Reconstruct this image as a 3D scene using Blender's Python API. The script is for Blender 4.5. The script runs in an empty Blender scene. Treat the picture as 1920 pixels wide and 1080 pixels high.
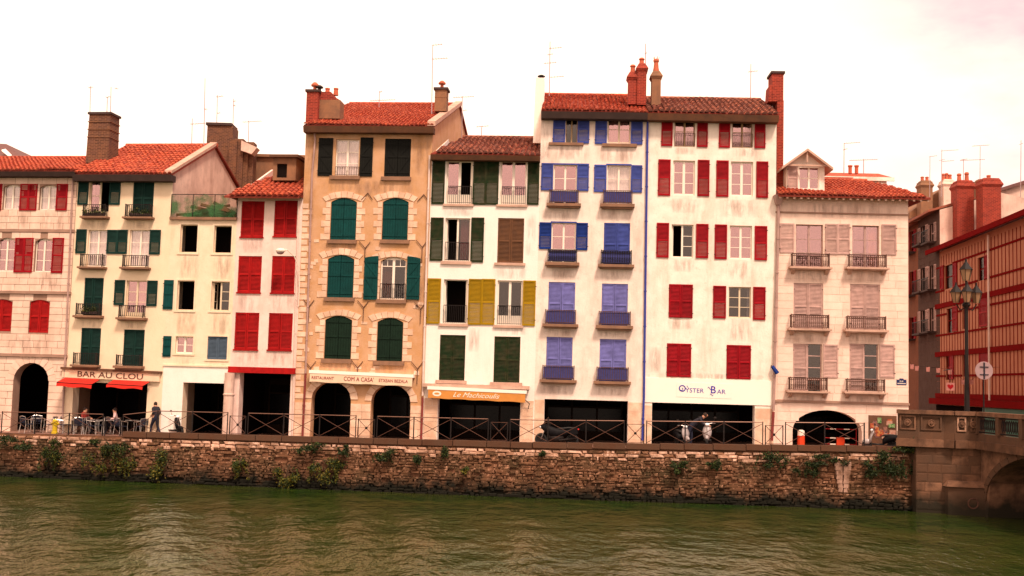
import bpy, math, random
from mathutils import Vector, Matrix
random.seed(7)
S = bpy.context.scene
COL = S.collection
# ------------------------------------------------------------ camera, world, sun, exposure
F = 2100.0; ROLL = .027; PITCH = math.atan(175/F); CAMZ = 5.4
fw = Vector((0, math.cos(PITCH), math.sin(PITCH))); rt0 = Vector((1, 0, 0)); up0 = Vector((0, -math.sin(PITCH), math.cos(PITCH)))
rt = rt0*math.cos(ROLL) + up0*math.sin(ROLL); up = up0*math.cos(ROLL) - rt0*math.sin(ROLL)
cam = bpy.data.objects.new('camera', bpy.data.cameras.new('camera')); COL.objects.link(cam)
cam.matrix_world = Matrix(((rt.x, up.x, -fw.x, 0), (rt.y, up.y, -fw.y, 0), (rt.z, up.z, -fw.z, CAMZ), (0, 0, 0, 1)))
cam.data.sensor_width = 36; cam.data.lens = F/1920*36; cam.data.clip_start = .5; cam.data.clip_end = 3000
S.camera = cam
W = bpy.data.worlds.new('World'); S.world = W; W.use_nodes = True
nt = W.node_tree; nt.nodes.clear()
def nd(t, **k):
    n = nt.nodes.new(t)
    for a, b in k.items(): setattr(n, a, b)
    return n
out = nd('ShaderNodeOutputWorld'); bg = nd('ShaderNodeBackground'); bg.inputs[1].default_value = .1
SUN_EL, SUN_AZ = math.radians(55), math.radians(158)     # azimuth from +Y clockwise: sun behind the camera, a little to the right
sky = nd('ShaderNodeTexSky', sky_type='NISHITA', sun_disc=False, sun_elevation=SUN_EL, sun_rotation=SUN_AZ)
tc = nd('ShaderNodeTexCoord'); nz = nd('ShaderNodeTexNoise'); nz.inputs['Scale'].default_value = 3.1; nz.inputs['Detail'].default_value = 6; nz.inputs['Roughness'].default_value = .55
mp = nd('ShaderNodeMapping'); mp.inputs['Scale'].default_value = (1, 1, 2.6); mp.inputs['Location'].default_value = (.35, .1, .2)
sep = nd('ShaderNodeSeparateXYZ'); mr = nd('ShaderNodeMapRange', interpolation_type='SMOOTHSTEP'); mr.inputs[1].default_value = .20; mr.inputs[2].default_value = .42
rp = nd('ShaderNodeValToRGB'); rp.color_ramp.elements[0].position = .32; rp.color_ramp.elements[1].position = .58
mul = nd('ShaderNodeMath', operation='MULTIPLY')
cm = nd('ShaderNodeMixRGB'); cm.inputs[1].default_value = (6.7, 4.85, 3.75, 1); cm.inputs[2].default_value = (2.6, 1.95, 2.15, 1)
fin = nd('ShaderNodeMixRGB'); fin.inputs[0].default_value = .95
L = nt.links.new
L(tc.outputs['Generated'], mp.inputs[0]); L(mp.outputs[0], nz.inputs[0]); L(nz.outputs[0], rp.inputs[0]); L(tc.outputs['Generated'], sep.inputs[0]); L(sep.outputs[0], mr.inputs[0])
L(rp.outputs[0], mul.inputs[0]); L(mr.outputs[0], mul.inputs[1]); L(mul.outputs[0], cm.inputs[0]); L(sky.outputs[0], fin.inputs[1]); L(cm.outputs[0], fin.inputs[2]); L(fin.outputs[0], bg.inputs[0]); L(bg.outputs[0], out.inputs[0])
sun = bpy.data.objects.new('sun', bpy.data.lights.new('sun', 'SUN')); COL.objects.link(sun)
sun.data.energy = 1.5; sun.data.angle = math.radians(11); sun.data.color = (1, .80, .64)
sdir = Vector((math.sin(SUN_AZ)*math.cos(SUN_EL), math.cos(SUN_AZ)*math.cos(SUN_EL), math.sin(SUN_EL)))
sun.rotation_euler = sdir.to_track_quat('Z', 'Y').to_euler(); sun.location = (0, -20, 40)
S.view_settings.view_transform = 'Standard'; S.view_settings.look = 'None'; S.view_settings.exposure = 1.52; S.view_settings.gamma = 1; S.view_settings.use_curve_mapping = False

# ------------------------------------------------------------ helpers
def ray(u, v): return fw*F + rt*(u-960) + up*(540-v)
def at(u, v, Y):                                   # point at depth Y seen at photo pixel (u, v)
    d = ray(u, v); t = Y/d.y; return Vector((d.x*t, Y, CAMZ + d.z*t))
def px(n, Y): return n*Y/F
R = random.uniform
def T(o, label=None, cat=None, group=None, kind=None):
    if label: o['label'] = label
    if cat: o['category'] = cat
    if group: o['group'] = group
    if kind: o['kind'] = kind
    return o
def empty(name, loc, rz=0):
    o = bpy.data.objects.new(name, None); COL.objects.link(o); o.location = loc; o.rotation_euler.z = rz; o.empty_display_size = .2; return o
def link(name, me, parent=None, loc=None, rot=None, scale=None):
    o = bpy.data.objects.new(name, me); COL.objects.link(o)
    if parent: o.parent = parent
    if loc is not None: o.location = loc
    if rot is not None: o.rotation_euler = rot
    if scale is not None: o.scale = scale
    return o
class MB:
    def __init__(s): s.v = []; s.f = []; s.t = []; s.m = []; s.tone = .5; s.mi = 0
    def poly(s, pts):
        n = len(s.v); s.v += [tuple(p) for p in pts]; s.f.append(tuple(range(n, n+len(pts)))); s.t.append(s.tone); s.m.append(s.mi); return s
    def box(s, x0, y0, z0, x1, y1, z1):
        x0, x1 = min(x0, x1), max(x0, x1); y0, y1 = min(y0, y1), max(y0, y1); z0, z1 = min(z0, z1), max(z0, z1)
        return s.hexa([(x0,y0,z0),(x1,y0,z0),(x1,y1,z0),(x0,y1,z0),(x0,y0,z1),(x1,y0,z1),(x1,y1,z1),(x0,y1,z1)])
    def hexa(s, p):
        n = len(s.v); s.v += [tuple(q) for q in p]
        for f in ((0,3,2,1),(4,5,6,7),(0,1,5,4),(1,2,6,5),(2,3,7,6),(3,0,4,7)): s.f.append(tuple(n+i for i in f)); s.t.append(s.tone); s.m.append(s.mi)
        return s
    def rings(s, rr, cap=True, closed=False):
        n = len(s.v); k = len(rr[0])
        for r in rr: s.v += [tuple(q) for q in r]
        m = len(rr)
        for i in range(m if closed else m-1):
            a = n+i*k; b = n+((i+1) % m)*k
            for j in range(k): s.f.append((a+j, a+(j+1) % k, b+(j+1) % k, b+j)); s.t.append(s.tone); s.m.append(s.mi)
        if cap and not closed:
            s.f.append(tuple(n+j for j in reversed(range(k)))); s.f.append(tuple(n+(m-1)*k+j for j in range(k))); s.t += [s.tone]*2; s.m += [s.mi]*2
        return s
    def tube(s, p0, p1, r0, r1=None, n=6):
        return s.path([p0, p1], [r0, r0 if r1 is None else r1], n)
    def path(s, pts, rad, n=6):
        pts = [Vector(p) for p in pts]
        if not isinstance(rad, (list, tuple)): rad = [rad]*len(pts)
        rr = []
        for i, p in enumerate(pts):
            d = (pts[min(i+1, len(pts)-1)]-pts[max(i-1, 0)]).normalized()
            a = d.orthogonal().normalized() if abs(d.z) > .95 else d.cross(Vector((0,0,1))).normalized()
            b = d.cross(a)
            rr.append([p+(a*math.cos(t)+b*math.sin(t))*rad[i] for t in [2*math.pi*j/n for j in range(n)]])
        return s.rings(rr)
    def lathe(s, c, prof, n=12, axis='z', sx=1, sy=1):
        rr = []
        for r, h in prof:
            ring = []
            for j in range(n):
                t = 2*math.pi*j/n; a, b = r*math.cos(t)*sx, r*math.sin(t)*sy
                ring.append({'z': (c[0]+a, c[1]+b, c[2]+h), 'y': (c[0]+a, c[1]+h, c[2]+b), 'x': (c[0]+h, c[1]+a, c[2]+b)}[axis])
            rr.append(ring)
        return s.rings(rr)
    def prism(s, pts, y0, y1):                    # outline in x,z pushed along y
        s.rings([[(p[0], y0, p[1]) for p in pts], [(p[0], y1, p[1]) for p in pts]]); return s
    def ball(s, c, rx, ry=None, rz=None, n=10, m=6):
        ry = rx if ry is None else ry; rz = rx if rz is None else rz
        return s.rings([[(c[0]+rx*math.sin(a)*math.cos(2*math.pi*j/n), c[1]+ry*math.sin(a)*math.sin(2*math.pi*j/n), c[2]+rz*math.cos(a)) for j in range(n)] for a in [math.pi*(i+.04)/(m+.08) for i in range(m+1)]])
    def mesh(s, name, mat, smooth=False):
        me = bpy.data.meshes.new(name); me.from_pydata(s.v, [], s.f)
        for m in (mat if isinstance(mat, (list, tuple)) else [mat]): me.materials.append(m)
        if any(s.m): me.polygons.foreach_set('material_index', s.m)
        at_ = me.attributes.new('tone', 'FLOAT', 'FACE'); at_.data.foreach_set('value', s.t)
        if smooth: me.polygons.foreach_set('use_smooth', [True]*len(me.polygons))
        me.update(); return me
    def build(s, name, mat, parent=None, smooth=False, **k):
        return link(name, s.mesh(name, mat, smooth), parent, **k)

def lettering(name, txt, size, mat, parent, loc, rot=(math.pi/2, 0, 0), shear=0, align='CENTER', width=None, extr=.006, bold=0, space=1):
    c = bpy.data.curves.new(name, 'FONT'); c.body = txt; c.size = size; c.align_x = align; c.align_y = 'CENTER'; c.extrude = extr; c.shear = shear; c.offset = bold; c.space_character = space; c.resolution_u = 3
    o = bpy.data.objects.new(name, c); COL.objects.link(o)
    dg = bpy.context.evaluated_depsgraph_get(); dg.update()
    me = bpy.data.meshes.new_from_object(o.evaluated_get(dg)); me.name = name
    bpy.data.objects.remove(o); bpy.data.curves.remove(c)
    me.materials.clear(); me.materials.append(mat)
    if width:
        xs = [v.co.x for v in me.vertices]; w = max(xs)-min(xs); k = width/w
        for v in me.vertices: v.co.x *= k
    return link(name, me, parent, loc, rot)

# ------------------------------------------------------------ materials
def M(name, col, rough=.8, var=.0, var_scale=2.0, dark=None, stain=0, stain_scale=(1.2, 1.2, .25), bump=0, bump_scale=30, metal=0, rnd=0, tone=0, tcol=None, spec=.3, objrnd_col=None, grime=None, light=None, brick=False):
    m = bpy.data.materials.new(name); m.use_nodes = True; t = m.node_tree; b = t.nodes['Principled BSDF']; K = t.links.new
    b.inputs['Roughness'].default_value = rough; b.inputs['Metallic'].default_value = metal; b.inputs['Specular IOR Level'].default_value = spec
    geo = t.nodes.new('ShaderNodeNewGeometry'); cur = None
    def rgb(c): n = t.nodes.new('ShaderNodeRGB'); n.outputs[0].default_value = (*c, 1); return n.outputs[0]
    def noise(scale, vec=None, detail=5, ro=.6):
        n = t.nodes.new('ShaderNodeTexNoise'); n.inputs['Scale'].default_value = scale; n.inputs['Detail'].default_value = detail; n.inputs['Roughness'].default_value = ro; K(vec or geo.outputs['Position'], n.inputs[0]); return n.outputs[0]
    def ramp(x, a, c, va=0, vb=1): n = t.nodes.new('ShaderNodeMapRange'); n.inputs[1].default_value = a; n.inputs[2].default_value = c; n.inputs[3].default_value = va; n.inputs[4].default_value = vb; K(x, n.inputs[0]); return n.outputs[0]
    def mix(f, a, c, mode='MIX'):
        n = t.nodes.new('ShaderNodeMixRGB'); n.blend_type = mode
        if isinstance(f, (int, float)): n.inputs[0].default_value = f
        else: K(f, n.inputs[0])
        K(a, n.inputs[1]); K(c, n.inputs[2]); return n.outputs[0]
    cur = rgb(col); dk = rgb(dark or tuple(c*.45 for c in col))
    def scaled(src, amt):
        n = t.nodes.new('ShaderNodeMath'); n.operation = 'MULTIPLY'; n.inputs[1].default_value = amt; K(src, n.inputs[0]); return n.outputs[0]
    if tone:
        a = t.nodes.new('ShaderNodeAttribute'); a.attribute_name = 'tone'; cur = mix(scaled(a.outputs['Fac'], tone), cur, rgb(tcol or tuple(c*.4 for c in col)))
    if rnd:
        oi = t.nodes.new('ShaderNodeObjectInfo'); cur = mix(scaled(oi.outputs['Random'], rnd), cur, rgb(objrnd_col or tuple(c*.5 for c in col)))
    if var: cur = mix(scaled(ramp(noise(var_scale), .38, .68), var), cur, dk)
    if stain:
        mpn = t.nodes.new('ShaderNodeMapping'); mpn.inputs['Scale'].default_value = stain_scale; K(geo.outputs['Position'], mpn.inputs[0])
        s1 = ramp(noise(1.0, mpn.outputs[0], 8, .68), .5, .78); cur = mix(scaled(s1, stain), cur, dk)
        s2 = ramp(noise(4.5, None, 9, .7), .56, .72); cur = mix(scaled(s2, stain*.6), cur, dk)
    if brick:
        sb = t.nodes.new('ShaderNodeSeparateXYZ'); K(geo.outputs['Position'], sb.inputs[0]); ab = t.nodes.new('ShaderNodeMath'); K(sb.outputs[0], ab.inputs[0]); K(sb.outputs[1], ab.inputs[1]); cb = t.nodes.new('ShaderNodeCombineXYZ'); K(ab.outputs[0], cb.inputs[0]); K(sb.outputs[2], cb.inputs[1])
        bt = t.nodes.new('ShaderNodeTexBrick'); bt.inputs['Scale'].default_value = 1; bt.inputs['Brick Width'].default_value = .24; bt.inputs['Row Height'].default_value = .085; bt.inputs['Mortar Size'].default_value = .012; K(cb.outputs[0], bt.inputs[0]); bt.inputs['Color1'].default_value = (1,1,1,1); bt.inputs['Color2'].default_value = (.45,.45,.45,1); bt.inputs['Mortar'].default_value = (1.6,1.9,2.0,1); cur = mix(.8, cur, bt.outputs[0], 'MULTIPLY')
    if light:
        cur = mix(scaled(ramp(noise(5.5, None, 8, .75), .52, .66), .85), cur, rgb(light))
    if grime:                                     # moss / water marks that sit at a height of the wall
        z0, z1, gc = grime
        sp = t.nodes.new('ShaderNodeSeparateXYZ'); K(geo.outputs['Position'], sp.inputs[0])
        ad = t.nodes.new('ShaderNodeMath'); ad.operation = 'ADD'; K(sp.outputs[2], ad.inputs[0]); K(ramp(noise(1.3), .2, .8, -.5, .5), ad.inputs[1])
        cur = mix(ramp(ad.outputs[0], z0, z1, 1, 0), cur, rgb(gc))
    K(cur, b.inputs['Base Color'])
    if bump:
        bn = t.nodes.new('ShaderNodeBump'); bn.inputs['Strength'].default_value = bump; bn.inputs['Distance'].default_value = .02; K(noise(bump_scale, None, 6), bn.inputs['Height']); K(bn.outputs[0], b.inputs['Normal'])
    return m
P = dict(bump=.5, bump_scale=14, rough=.9)
m_pink = M('stone_pink', (.84,.60,.48), var=.35, dark=(.50,.31,.22), stain=.5, rnd=.35, objrnd_col=(.62,.40,.29), **P)
m_joint = M('joint_pink', (.36,.21,.15), var=.4, **P)
m_cream = M('plaster_cream', (.84,.65,.46), var=.18, dark=(.66,.44,.26), stain=.3, **P)
m_cream2 = M('plaster_cream_pale', (.84,.66,.48), var=.25, dark=(.58,.38,.22), stain=.55, **P)
m_rose = M('plaster_rose', (.83,.62,.54), var=.25, dark=(.5,.31,.24), stain=.6, **P)
m_gable = M('plaster_gable', (.80,.57,.46), var=.6, var_scale=.5, dark=(.38,.22,.17), stain=.9, **P)
m_tan = M('plaster_tan', (.52,.27,.12), var=.75, var_scale=1.3, dark=(.62,.37,.23), stain=.8, light=(.55,.30,.17), **P)
m_quoin = M('stone_quoin', (.84,.60,.44), var=.7, dark=(.52,.30,.19), stain=.6, rnd=.5, objrnd_col=(.62,.38,.25), **P)
m_white = M('plaster_white', (.88,.78,.70), var=.12, dark=(.72,.52,.42), stain=.4, **P)
m_white2 = M('plaster_warm_white', (.88,.73,.63), var=.3, dark=(.58,.39,.31), stain=.8, **P)
m_white3 = M('plaster_oyster', (.89,.78,.67), var=.3, dark=(.58,.39,.29), stain=.8, **P)
m_fascia = M('fascia_white', (.9,.80,.70), var=.1, dark=(.8,.66,.55), rough=.6)
m_h9 = M('stone_rosy', (.88,.67,.55), var=.35, dark=(.60,.38,.29), stain=.5, rnd=.4, objrnd_col=(.72,.48,.38), **P)
m_sill = M('sill_stone', (.28,.145,.085), var=.5, dark=(.12,.07,.05), stain=.6, **P)
m_paleSill = M('pale_sill', (.58,.36,.27), var=.5, dark=(.3,.18,.13), stain=.6, **P)
m_cornice = M('cornice_brown', (.15,.062,.03), var=.6, dark=(.06,.035,.025), stain=.6, **P)
m_cornice_dk = M('cornice_dark', (.06,.035,.03), var=.5, **P)
m_tile = M('roof_tile', (.50,.08,.028), rough=.85, tone=.85, tcol=(.24,.03,.016), var=.7, var_scale=1.2, dark=(.26,.045,.025), light=(.66,.20,.09), bump=.4)
m_tile_old = M('roof_tile_old', (.44,.12,.055), rough=.85, tone=.9, tcol=(.13,.05,.04), var=.5, dark=(.15,.06,.045), bump=.4)
m_tilebed = M('roof_bed', (.22,.03,.015), var=.4)
m_brick = M('brick_red', (.34,.045,.022), var=.6, var_scale=3, dark=(.18,.03,.02), tone=.5, tcol=(.15,.02,.015), stain=.5, brick=True, **P)
m_brick_br = M('chimney_brown', (.19,.075,.035), var=.7, var_scale=2, dark=(.09,.04,.03), tone=.4, stain=.6, brick=True, **P)
m_chtan = M('chimney_render', (.28,.13,.065), var=.7, dark=(.15,.08,.05), stain=.8, **P)
m_pot = M('chimney_pot', (.50,.12,.06), var=.3)
m_dark = M('interior_shade', (.012,.008,.007), rough=1, spec=0)  # near-black colour stands in for the shade inside rooms and arcades
m_pass = M('passage_wall', (.34,.19,.11), var=.4, dark=(.15,.08,.05), stain=.6, **P)
def paint(n, c, v=.3, **k): return M(n, c, rough=.7, var=v+.25, var_scale=3.5, rnd=.5, bump=.25, bump_scale=30, spec=.12, **k)
m_red = paint('paint_red', (.33,.004,.010)); m_red2 = paint('paint_scarlet', (.40,.008,.008))
m_green = paint('paint_green', (.007,.034,.027)); m_teal = paint('paint_teal', (.003,.055,.052)); m_bottle = paint('paint_bottle', (.007,.022,.012))
m_olive = paint('paint_forest', (.010,.026,.006), dark=(.06,.04,.02)); m_brownsh = paint('paint_brown', (.15,.065,.03), dark=(.08,.04,.025))
m_yellow = paint('paint_yellow', (.36,.20,.002), dark=(.22,.14,.005)); m_blue = paint('paint_blue', (.06,.085,.34)); m_blue2 = paint('paint_deep_blue', (.010,.035,.21)); m_lav = paint('paint_lavender', (.20,.19,.50))
m_bluegrey = paint('paint_bluegrey', (.09,.13,.18)); m_pinksh = paint('paint_pink', (.58,.36,.31)); m_black = paint('paint_blackgreen', (.009,.009,.007))
m_frame = M('window_white', (.84,.72,.60), rough=.5); m_framec = M('window_cream', (.74,.58,.40), rough=.55, var=.3); m_wood = M('window_wood', (.42,.27,.14), var=.4)
m_iron = M('iron', (.014,.009,.008), rough=.6, var=.3, spec=.2); m_irust = M('iron_rusty', (.10,.04,.025), rough=.75, var=.5); m_railtop = M('iron_top_highlight', (.20,.10,.07), rough=.45, metal=.4, var=.3)  # top rail iron is coloured lighter as a painted highlight
m_panel_b = M('balcony_canvas', (.05,.055,.22), var=.5, var_scale=9, rough=.8)
m_curt = M('curtain', (.78,.66,.64), var=.3, var_scale=8); m_curty = M('curtain_amber', (.72,.34,.10), var=.3); m_curtr = M('curtain_red', (.55,.10,.10), var=.3); m_curto = M('curtain_orange', (.40,.08,.03), var=.4)
m_pipe = M('pipe_zinc', (.42,.26,.22), rough=.5, var=.4); m_pipered = M('pipe_rust', (.22,.035,.03), rough=.6, var=.4); m_pipeblue = M('pipe_blue', (.03,.04,.26), rough=.5); m_pipewh = M('pipe_white', (.74,.56,.48), rough=.5, var=.3)
m_alu = M('aluminium', (.62,.56,.52), rough=.3, metal=.85); m_aerial = M('aerial_metal', (.42,.30,.30), rough=.5, metal=.3)
m_awred = M('awning_red', (.62,.018,.008), var=.2, rough=.8); m_awcr = M('awning_cream', (.80,.58,.40), var=.25, rough=.8); m_awor = M('awning_orange', (.60,.24,.05), var=.25, rough=.8)
m_ink = M('ink_brown', (.10,.03,.02)); m_inkr = M('ink_red', (.28,.02,.03)); m_inkb = M('ink_blue', (.05,.04,.32)); m_inkw = M('ink_white', (.85,.72,.60))
m_pave = M('pavement', (.25,.125,.09), var=.4, dark=(.2,.11,.08), stain=.4, **P); m_coping = M('coping_stone', (.105,.042,.02), var=.6, dark=(.09,.05,.03), rnd=.4, stain=.7, **P)
m_stone = M('river_stone', (.25,.115,.06), var=.9, var_scale=.9, dark=(.035,.024,.008), rnd=.7, objrnd_col=(.13,.05,.022), tone=.7, tcol=(.10,.04,.018), stain=.8, stain_scale=(.5,.5,.9), light=(.50,.26,.16), grime=(.25,.85,(.006,.005,.0015)), bump=.9, bump_scale=9, rough=.95)
m_stone_hi = M('river_stone_pale', (.82,.50,.36), var=.75, var_scale=1.2, dark=(.12,.05,.022), rnd=.9, objrnd_col=(.26,.11,.05), stain=.8, stain_scale=(.8,.8,.8), light=(.85,.56,.42), bump=.8, bump_scale=9, rough=.95)
m_mortar = M('river_mortar', (.17,.072,.038), var=.7, var_scale=1.1, dark=(.03,.02,.007), light=(.24,.11,.05), grime=(.25,.95,(.005,.004,.001)), bump=.9, bump_scale=8, rough=1)
m_bridge = M('bridge_stone', (.12,.056,.030), var=.6, var_scale=1.3, dark=(.07,.04,.025), stain=.9, rnd=.3, grime=(.3,1.1,(.02,.014,.007)), **P); m_bridge_lt = M('bridge_stone_light', (.24,.115,.065), var=.8, dark=(.05,.024,.014), stain=.9, rnd=.7, objrnd_col=(.09,.038,.018), grime=(.3,1.1,(.02,.014,.007)), **P)
m_leaf = [M('leaf_dark', (.016,.028,.004), rough=.7, tone=.8, tcol=(.012,.02,.005), rnd=.3), M('leaf_mid', (.045,.062,.006), rough=.7, tone=.8, tcol=(.03,.045,.008)), M('leaf_yellow', (.15,.105,.006), rough=.7, tone=.8, tcol=(.07,.09,.01))]
m_stem = M('stem', (.07,.04,.02))
m_tyre = M('rubber', (.012,.011,.011), rough=.8); m_chrome = M('chrome', (.22,.19,.18), rough=.3, metal=1); m_bikebl = M('bike_black', (.006,.005,.006), rough=.6, spec=.12); m_scwhite = M('scooter_white', (.36,.30,.29), rough=.25, spec=.6); m_seatbl = M('seat_black', (.015,.013,.013), rough=.6)
m_lens = M('lamp_lens', (.85,.85,.85), rough=.1, spec=.8); m_tail = M('tail_red', (.6,.02,.02), rough=.2)
m_skin = M('skin', (.50,.24,.15), rough=.6); m_hair = M('hair', (.03,.015,.01)); m_jacket = M('cloth_navy', (.020,.018,.026), rough=.9); m_trous = M('cloth_dark', (.015,.017,.035), rough=.9); m_redtop = M('cloth_red', (.22,.02,.015), rough=.9); m_pinktop = M('cloth_pale', (.62,.40,.38), rough=.9)
m_gnet = M('netting_green', (.02,.17,.03), var=.6, var_scale=3, dark=(.10,.12,.02)); m_yel = M('plastic_yellow', (.55,.38,.01), rough=.5); m_orange = M('plastic_orange', (.62,.05,.01), rough=.5)
m_signbl = M('enamel_blue', (.012,.022,.09), rough=.3); m_signback = M('sign_back', (.34,.22,.22), rough=.5, var=.3); m_shopgr = M('shop_green', (.008,.10,.055), rough=.6, var=.3)
m_T = M('timber_plaster', (.42,.17,.095), var=.6, dark=(.36,.13,.07), stain=.8, **P); m_Tred = M('timber_red', (.16,.004,.004), rough=.95, spec=.02, var=.3)
m_S = M('alley_stone', (.06,.022,.012), var=.6, dark=(.08,.04,.03), stain=.6, rnd=.2, **P); m_N = M('alley_plaster', (.17,.05,.018), var=.4, stain=.5, **P); m_slate = M('roof_slate', (.16,.07,.06), var=.4)
m_paper = [M('poster_red', (.30,.03,.02), var=.6, var_scale=9, dark=(.7,.4,.1)), M('poster_green', (.03,.16,.03), var=.6, var_scale=11, dark=(.6,.5,.3)), M('poster_white', (.45,.28,.2), var=.7, var_scale=12, dark=(.4,.08,.05)), M('poster_dark', (.10,.05,.06), var=.6, var_scale=12, dark=(.5,.2,.1))]
def glass(name, tint, refl=.3, gcol=(1,.9,.85)):
    m = bpy.data.materials.new(name); m.use_nodes = True; t = m.node_tree; t.nodes.clear(); K = t.links.new
    o = t.nodes.new('ShaderNodeOutputMaterial'); mx = t.nodes.new('ShaderNodeMixShader'); tr = t.nodes.new('ShaderNodeBsdfTransparent'); g = t.nodes.new('ShaderNodeBsdfGlossy')
    tr.inputs[0].default_value = (*tint, 1); g.inputs[0].default_value = (*gcol, 1); g.inputs['Roughness'].default_value = .06
    n = t.nodes.new('ShaderNodeTexNoise'); n.inputs['Scale'].default_value = 2.2; geo = t.nodes.new('ShaderNodeNewGeometry'); K(geo.outputs['Position'], n.inputs[0]); bp = t.nodes.new('ShaderNodeBump'); bp.inputs['Strength'].default_value = .25; bp.inputs['Distance'].default_value = .05; K(n.outputs[0], bp.inputs['Height']); K(bp.outputs[0], g.inputs['Normal'])
    mx.inputs[0].default_value = refl; K(tr.outputs[0], mx.inputs[1]); K(g.outputs[0], mx.inputs[2]); K(mx.outputs[0], o.inputs[0]); return m
m_glass = glass('pane_glass', (.8,.75,.75), .30, (.95,.62,.62)); m_glassd = glass('pane_glass_dark', (.6,.6,.62), .06); m_glassc = glass('pane_glass_clear', (.95,.93,.92), .12)

# water
m_water = bpy.data.materials.new('river_water'); m_water.use_nodes = True; t = m_water.node_tree; b = t.nodes['Principled BSDF']; K = t.links.new
geo = t.nodes.new('ShaderNodeNewGeometry'); hs = []
for sc, st in (((.45,.30,1), 1.2), ((1.6,.9,1), .62), ((5,2.2,1), .20)):
    mpn = t.nodes.new('ShaderNodeMapping'); mpn.inputs['Scale'].default_value = sc; mpn.inputs['Rotation'].default_value = (0,0,.12); K(geo.outputs['Position'], mpn.inputs[0]); n = t.nodes.new('ShaderNodeTexNoise'); n.inputs['Scale'].default_value = 1; n.inputs['Detail'].default_value = 4; K(mpn.outputs[0], n.inputs[0])
    q = t.nodes.new('ShaderNodeMath'); q.operation = 'MULTIPLY'; q.inputs[1].default_value = st; K(n.outputs[0], q.inputs[0]); hs.append(q.outputs[0])
a1 = t.nodes.new('ShaderNodeMath'); K(hs[0], a1.inputs[0]); K(hs[1], a1.inputs[1]); a2 = t.nodes.new('ShaderNodeMath'); K(a1.outputs[0], a2.inputs[0]); K(hs[2], a2.inputs[1])
bp = t.nodes.new('ShaderNodeBump'); bp.inputs['Strength'].default_value = 1; bp.inputs['Distance'].default_value = .17; K(a2.outputs[0], bp.inputs['Height']); K(bp.outputs[0], b.inputs['Normal'])
cr = t.nodes.new('ShaderNodeValToRGB'); cr.color_ramp.elements[0].position = .35; cr.color_ramp.elements[0].color = (.011,.034,.004,1); cr.color_ramp.elements[1].position = .7; cr.color_ramp.elements[1].color = (.040,.044,.008,1)
n = t.nodes.new('ShaderNodeTexNoise'); n.inputs['Scale'].default_value = .25; n.inputs['Detail'].default_value = 6; K(geo.outputs['Position'], n.inputs[0]); K(n.outputs[0], cr.inputs[0]); K(cr.outputs[0], b.inputs['Base Color'])
b.inputs['Roughness'].default_value = .10; b.inputs['IOR'].default_value = 1.33; b.inputs['Specular IOR Level'].default_value = .7; b.inputs['Specular Tint'].default_value = (1,.74,.52,1)

# ------------------------------------------------------------ setting: water, ground, quay
def lerp_pts(X, pts):
    if X <= pts[0][0]: return pts[0][1]
    for (a, b1), (c, d) in zip(pts, pts[1:]):
        if X <= c: return b1+(d-b1)*(X-a)/(c-a)
    return pts[-1][1]
QY = [(-60, 61.5), (-29, 57.2), (-10, 54.6), (1, 53.2), (18, 51.9), (24, 51.7)]
def qy(X): return lerp_pts(X, QY)
def pz(X): return lerp_pts(X, [(-40, 2.02), (-27, 2.12), (1, 2.32), (18, 2.66), (24, 2.8)])
MB().box(-300, -200, -3, 300, 64, 0).build('water', m_water)['kind'] = 'structure'
g = MB().box(-900, 70, -.5, 900, 1800, 1.9).build('ground', m_pave); g['kind'] = 'structure'
mb = MB(); XS = [-60+1.5*i for i in range(57)]
for a, c in zip(XS, XS[1:]):
    mb.poly([(a, qy(a)+.05, pz(a)), (c, qy(c)+.05, pz(c)), (c, qy(c)+20, pz(c)), (a, qy(a)+20, pz(a))])
mb.build('quay_pavement', m_pave)['kind'] = 'structure'
MB().box(24, 51.8, 0, 60, 120, 2.9).build('street', m_pave)['kind'] = 'structure'

# river wall
rw = T(empty('river_wall', (0, 53, 0)), 'long brown rubble stone river wall with pale top courses below the quay', 'wall')
mb = MB()
for a, c in zip(XS, XS[1:]):
    if a > 18.6: break
    A, B = Vector((a, qy(a)+.03-53, 0)), Vector((c, qy(c)+.03-53, 0)); n = Vector((0, .9, 0))
    mb.hexa([A-Vector((0,.22,1)), B-Vector((0,.22,1)), B+n, A+n, A+Vector((0,0,pz(a)-.02)), B+Vector((0,0,pz(c)-.02)), B+n+Vector((0,0,pz(c)-.02)), A+n+Vector((0,0,pz(a)-.02))])
mb.build('wall_core', m_mortar, rw)
def rough_block(j=.07):
    b_ = MB(); pts = []
    for z in (-.5, .5):
        for (x, y) in ((-.5,-.5),(.5,-.5),(.5,.5),(-.5,.5)): pts.append((x+R(-j,j), y, z+R(-j,j)))
    b_.hexa(pts)
    # bulged front
    fr = [b_.v[i] for i in (0,1,5,4)]; c_ = [(p[0]*.7, -.5-R(.25,.5), p[2]*.65) for p in fr]
    b_.f = [f for f in b_.f if f != (0,1,5,4)]; b_.t = b_.t[:5]; b_.m = b_.m[:5]
    n_ = len(b_.v); b_.v += c_
    for i, (p, q) in enumerate(((0,1),(1,5),(5,4),(4,0))): b_.f.append((p, q, n_+(i+1) % 4, n_+i)); b_.t.append(.5); b_.m.append(0)
    b_.f.append((n_, n_+1, n_+2, n_+3)); b_.t.append(.5); b_.m.append(0)
    b_.t = [0]*len(b_.f); return b_
blk_hi = [rough_block(.11).mesh('stone', m_stone_hi) for _ in range(8)]; blk_lo = [rough_block(.15).mesh('stone', m_stone) for _ in range(10)]
stuff = MB(); indiv = 0
HW = [.15,.17,.15,.14,.12,.14,.12,.15,.13,.14,.12,.15,.13,.14,.14,.15,.14,.15,.14]
z_off = .10
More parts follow.
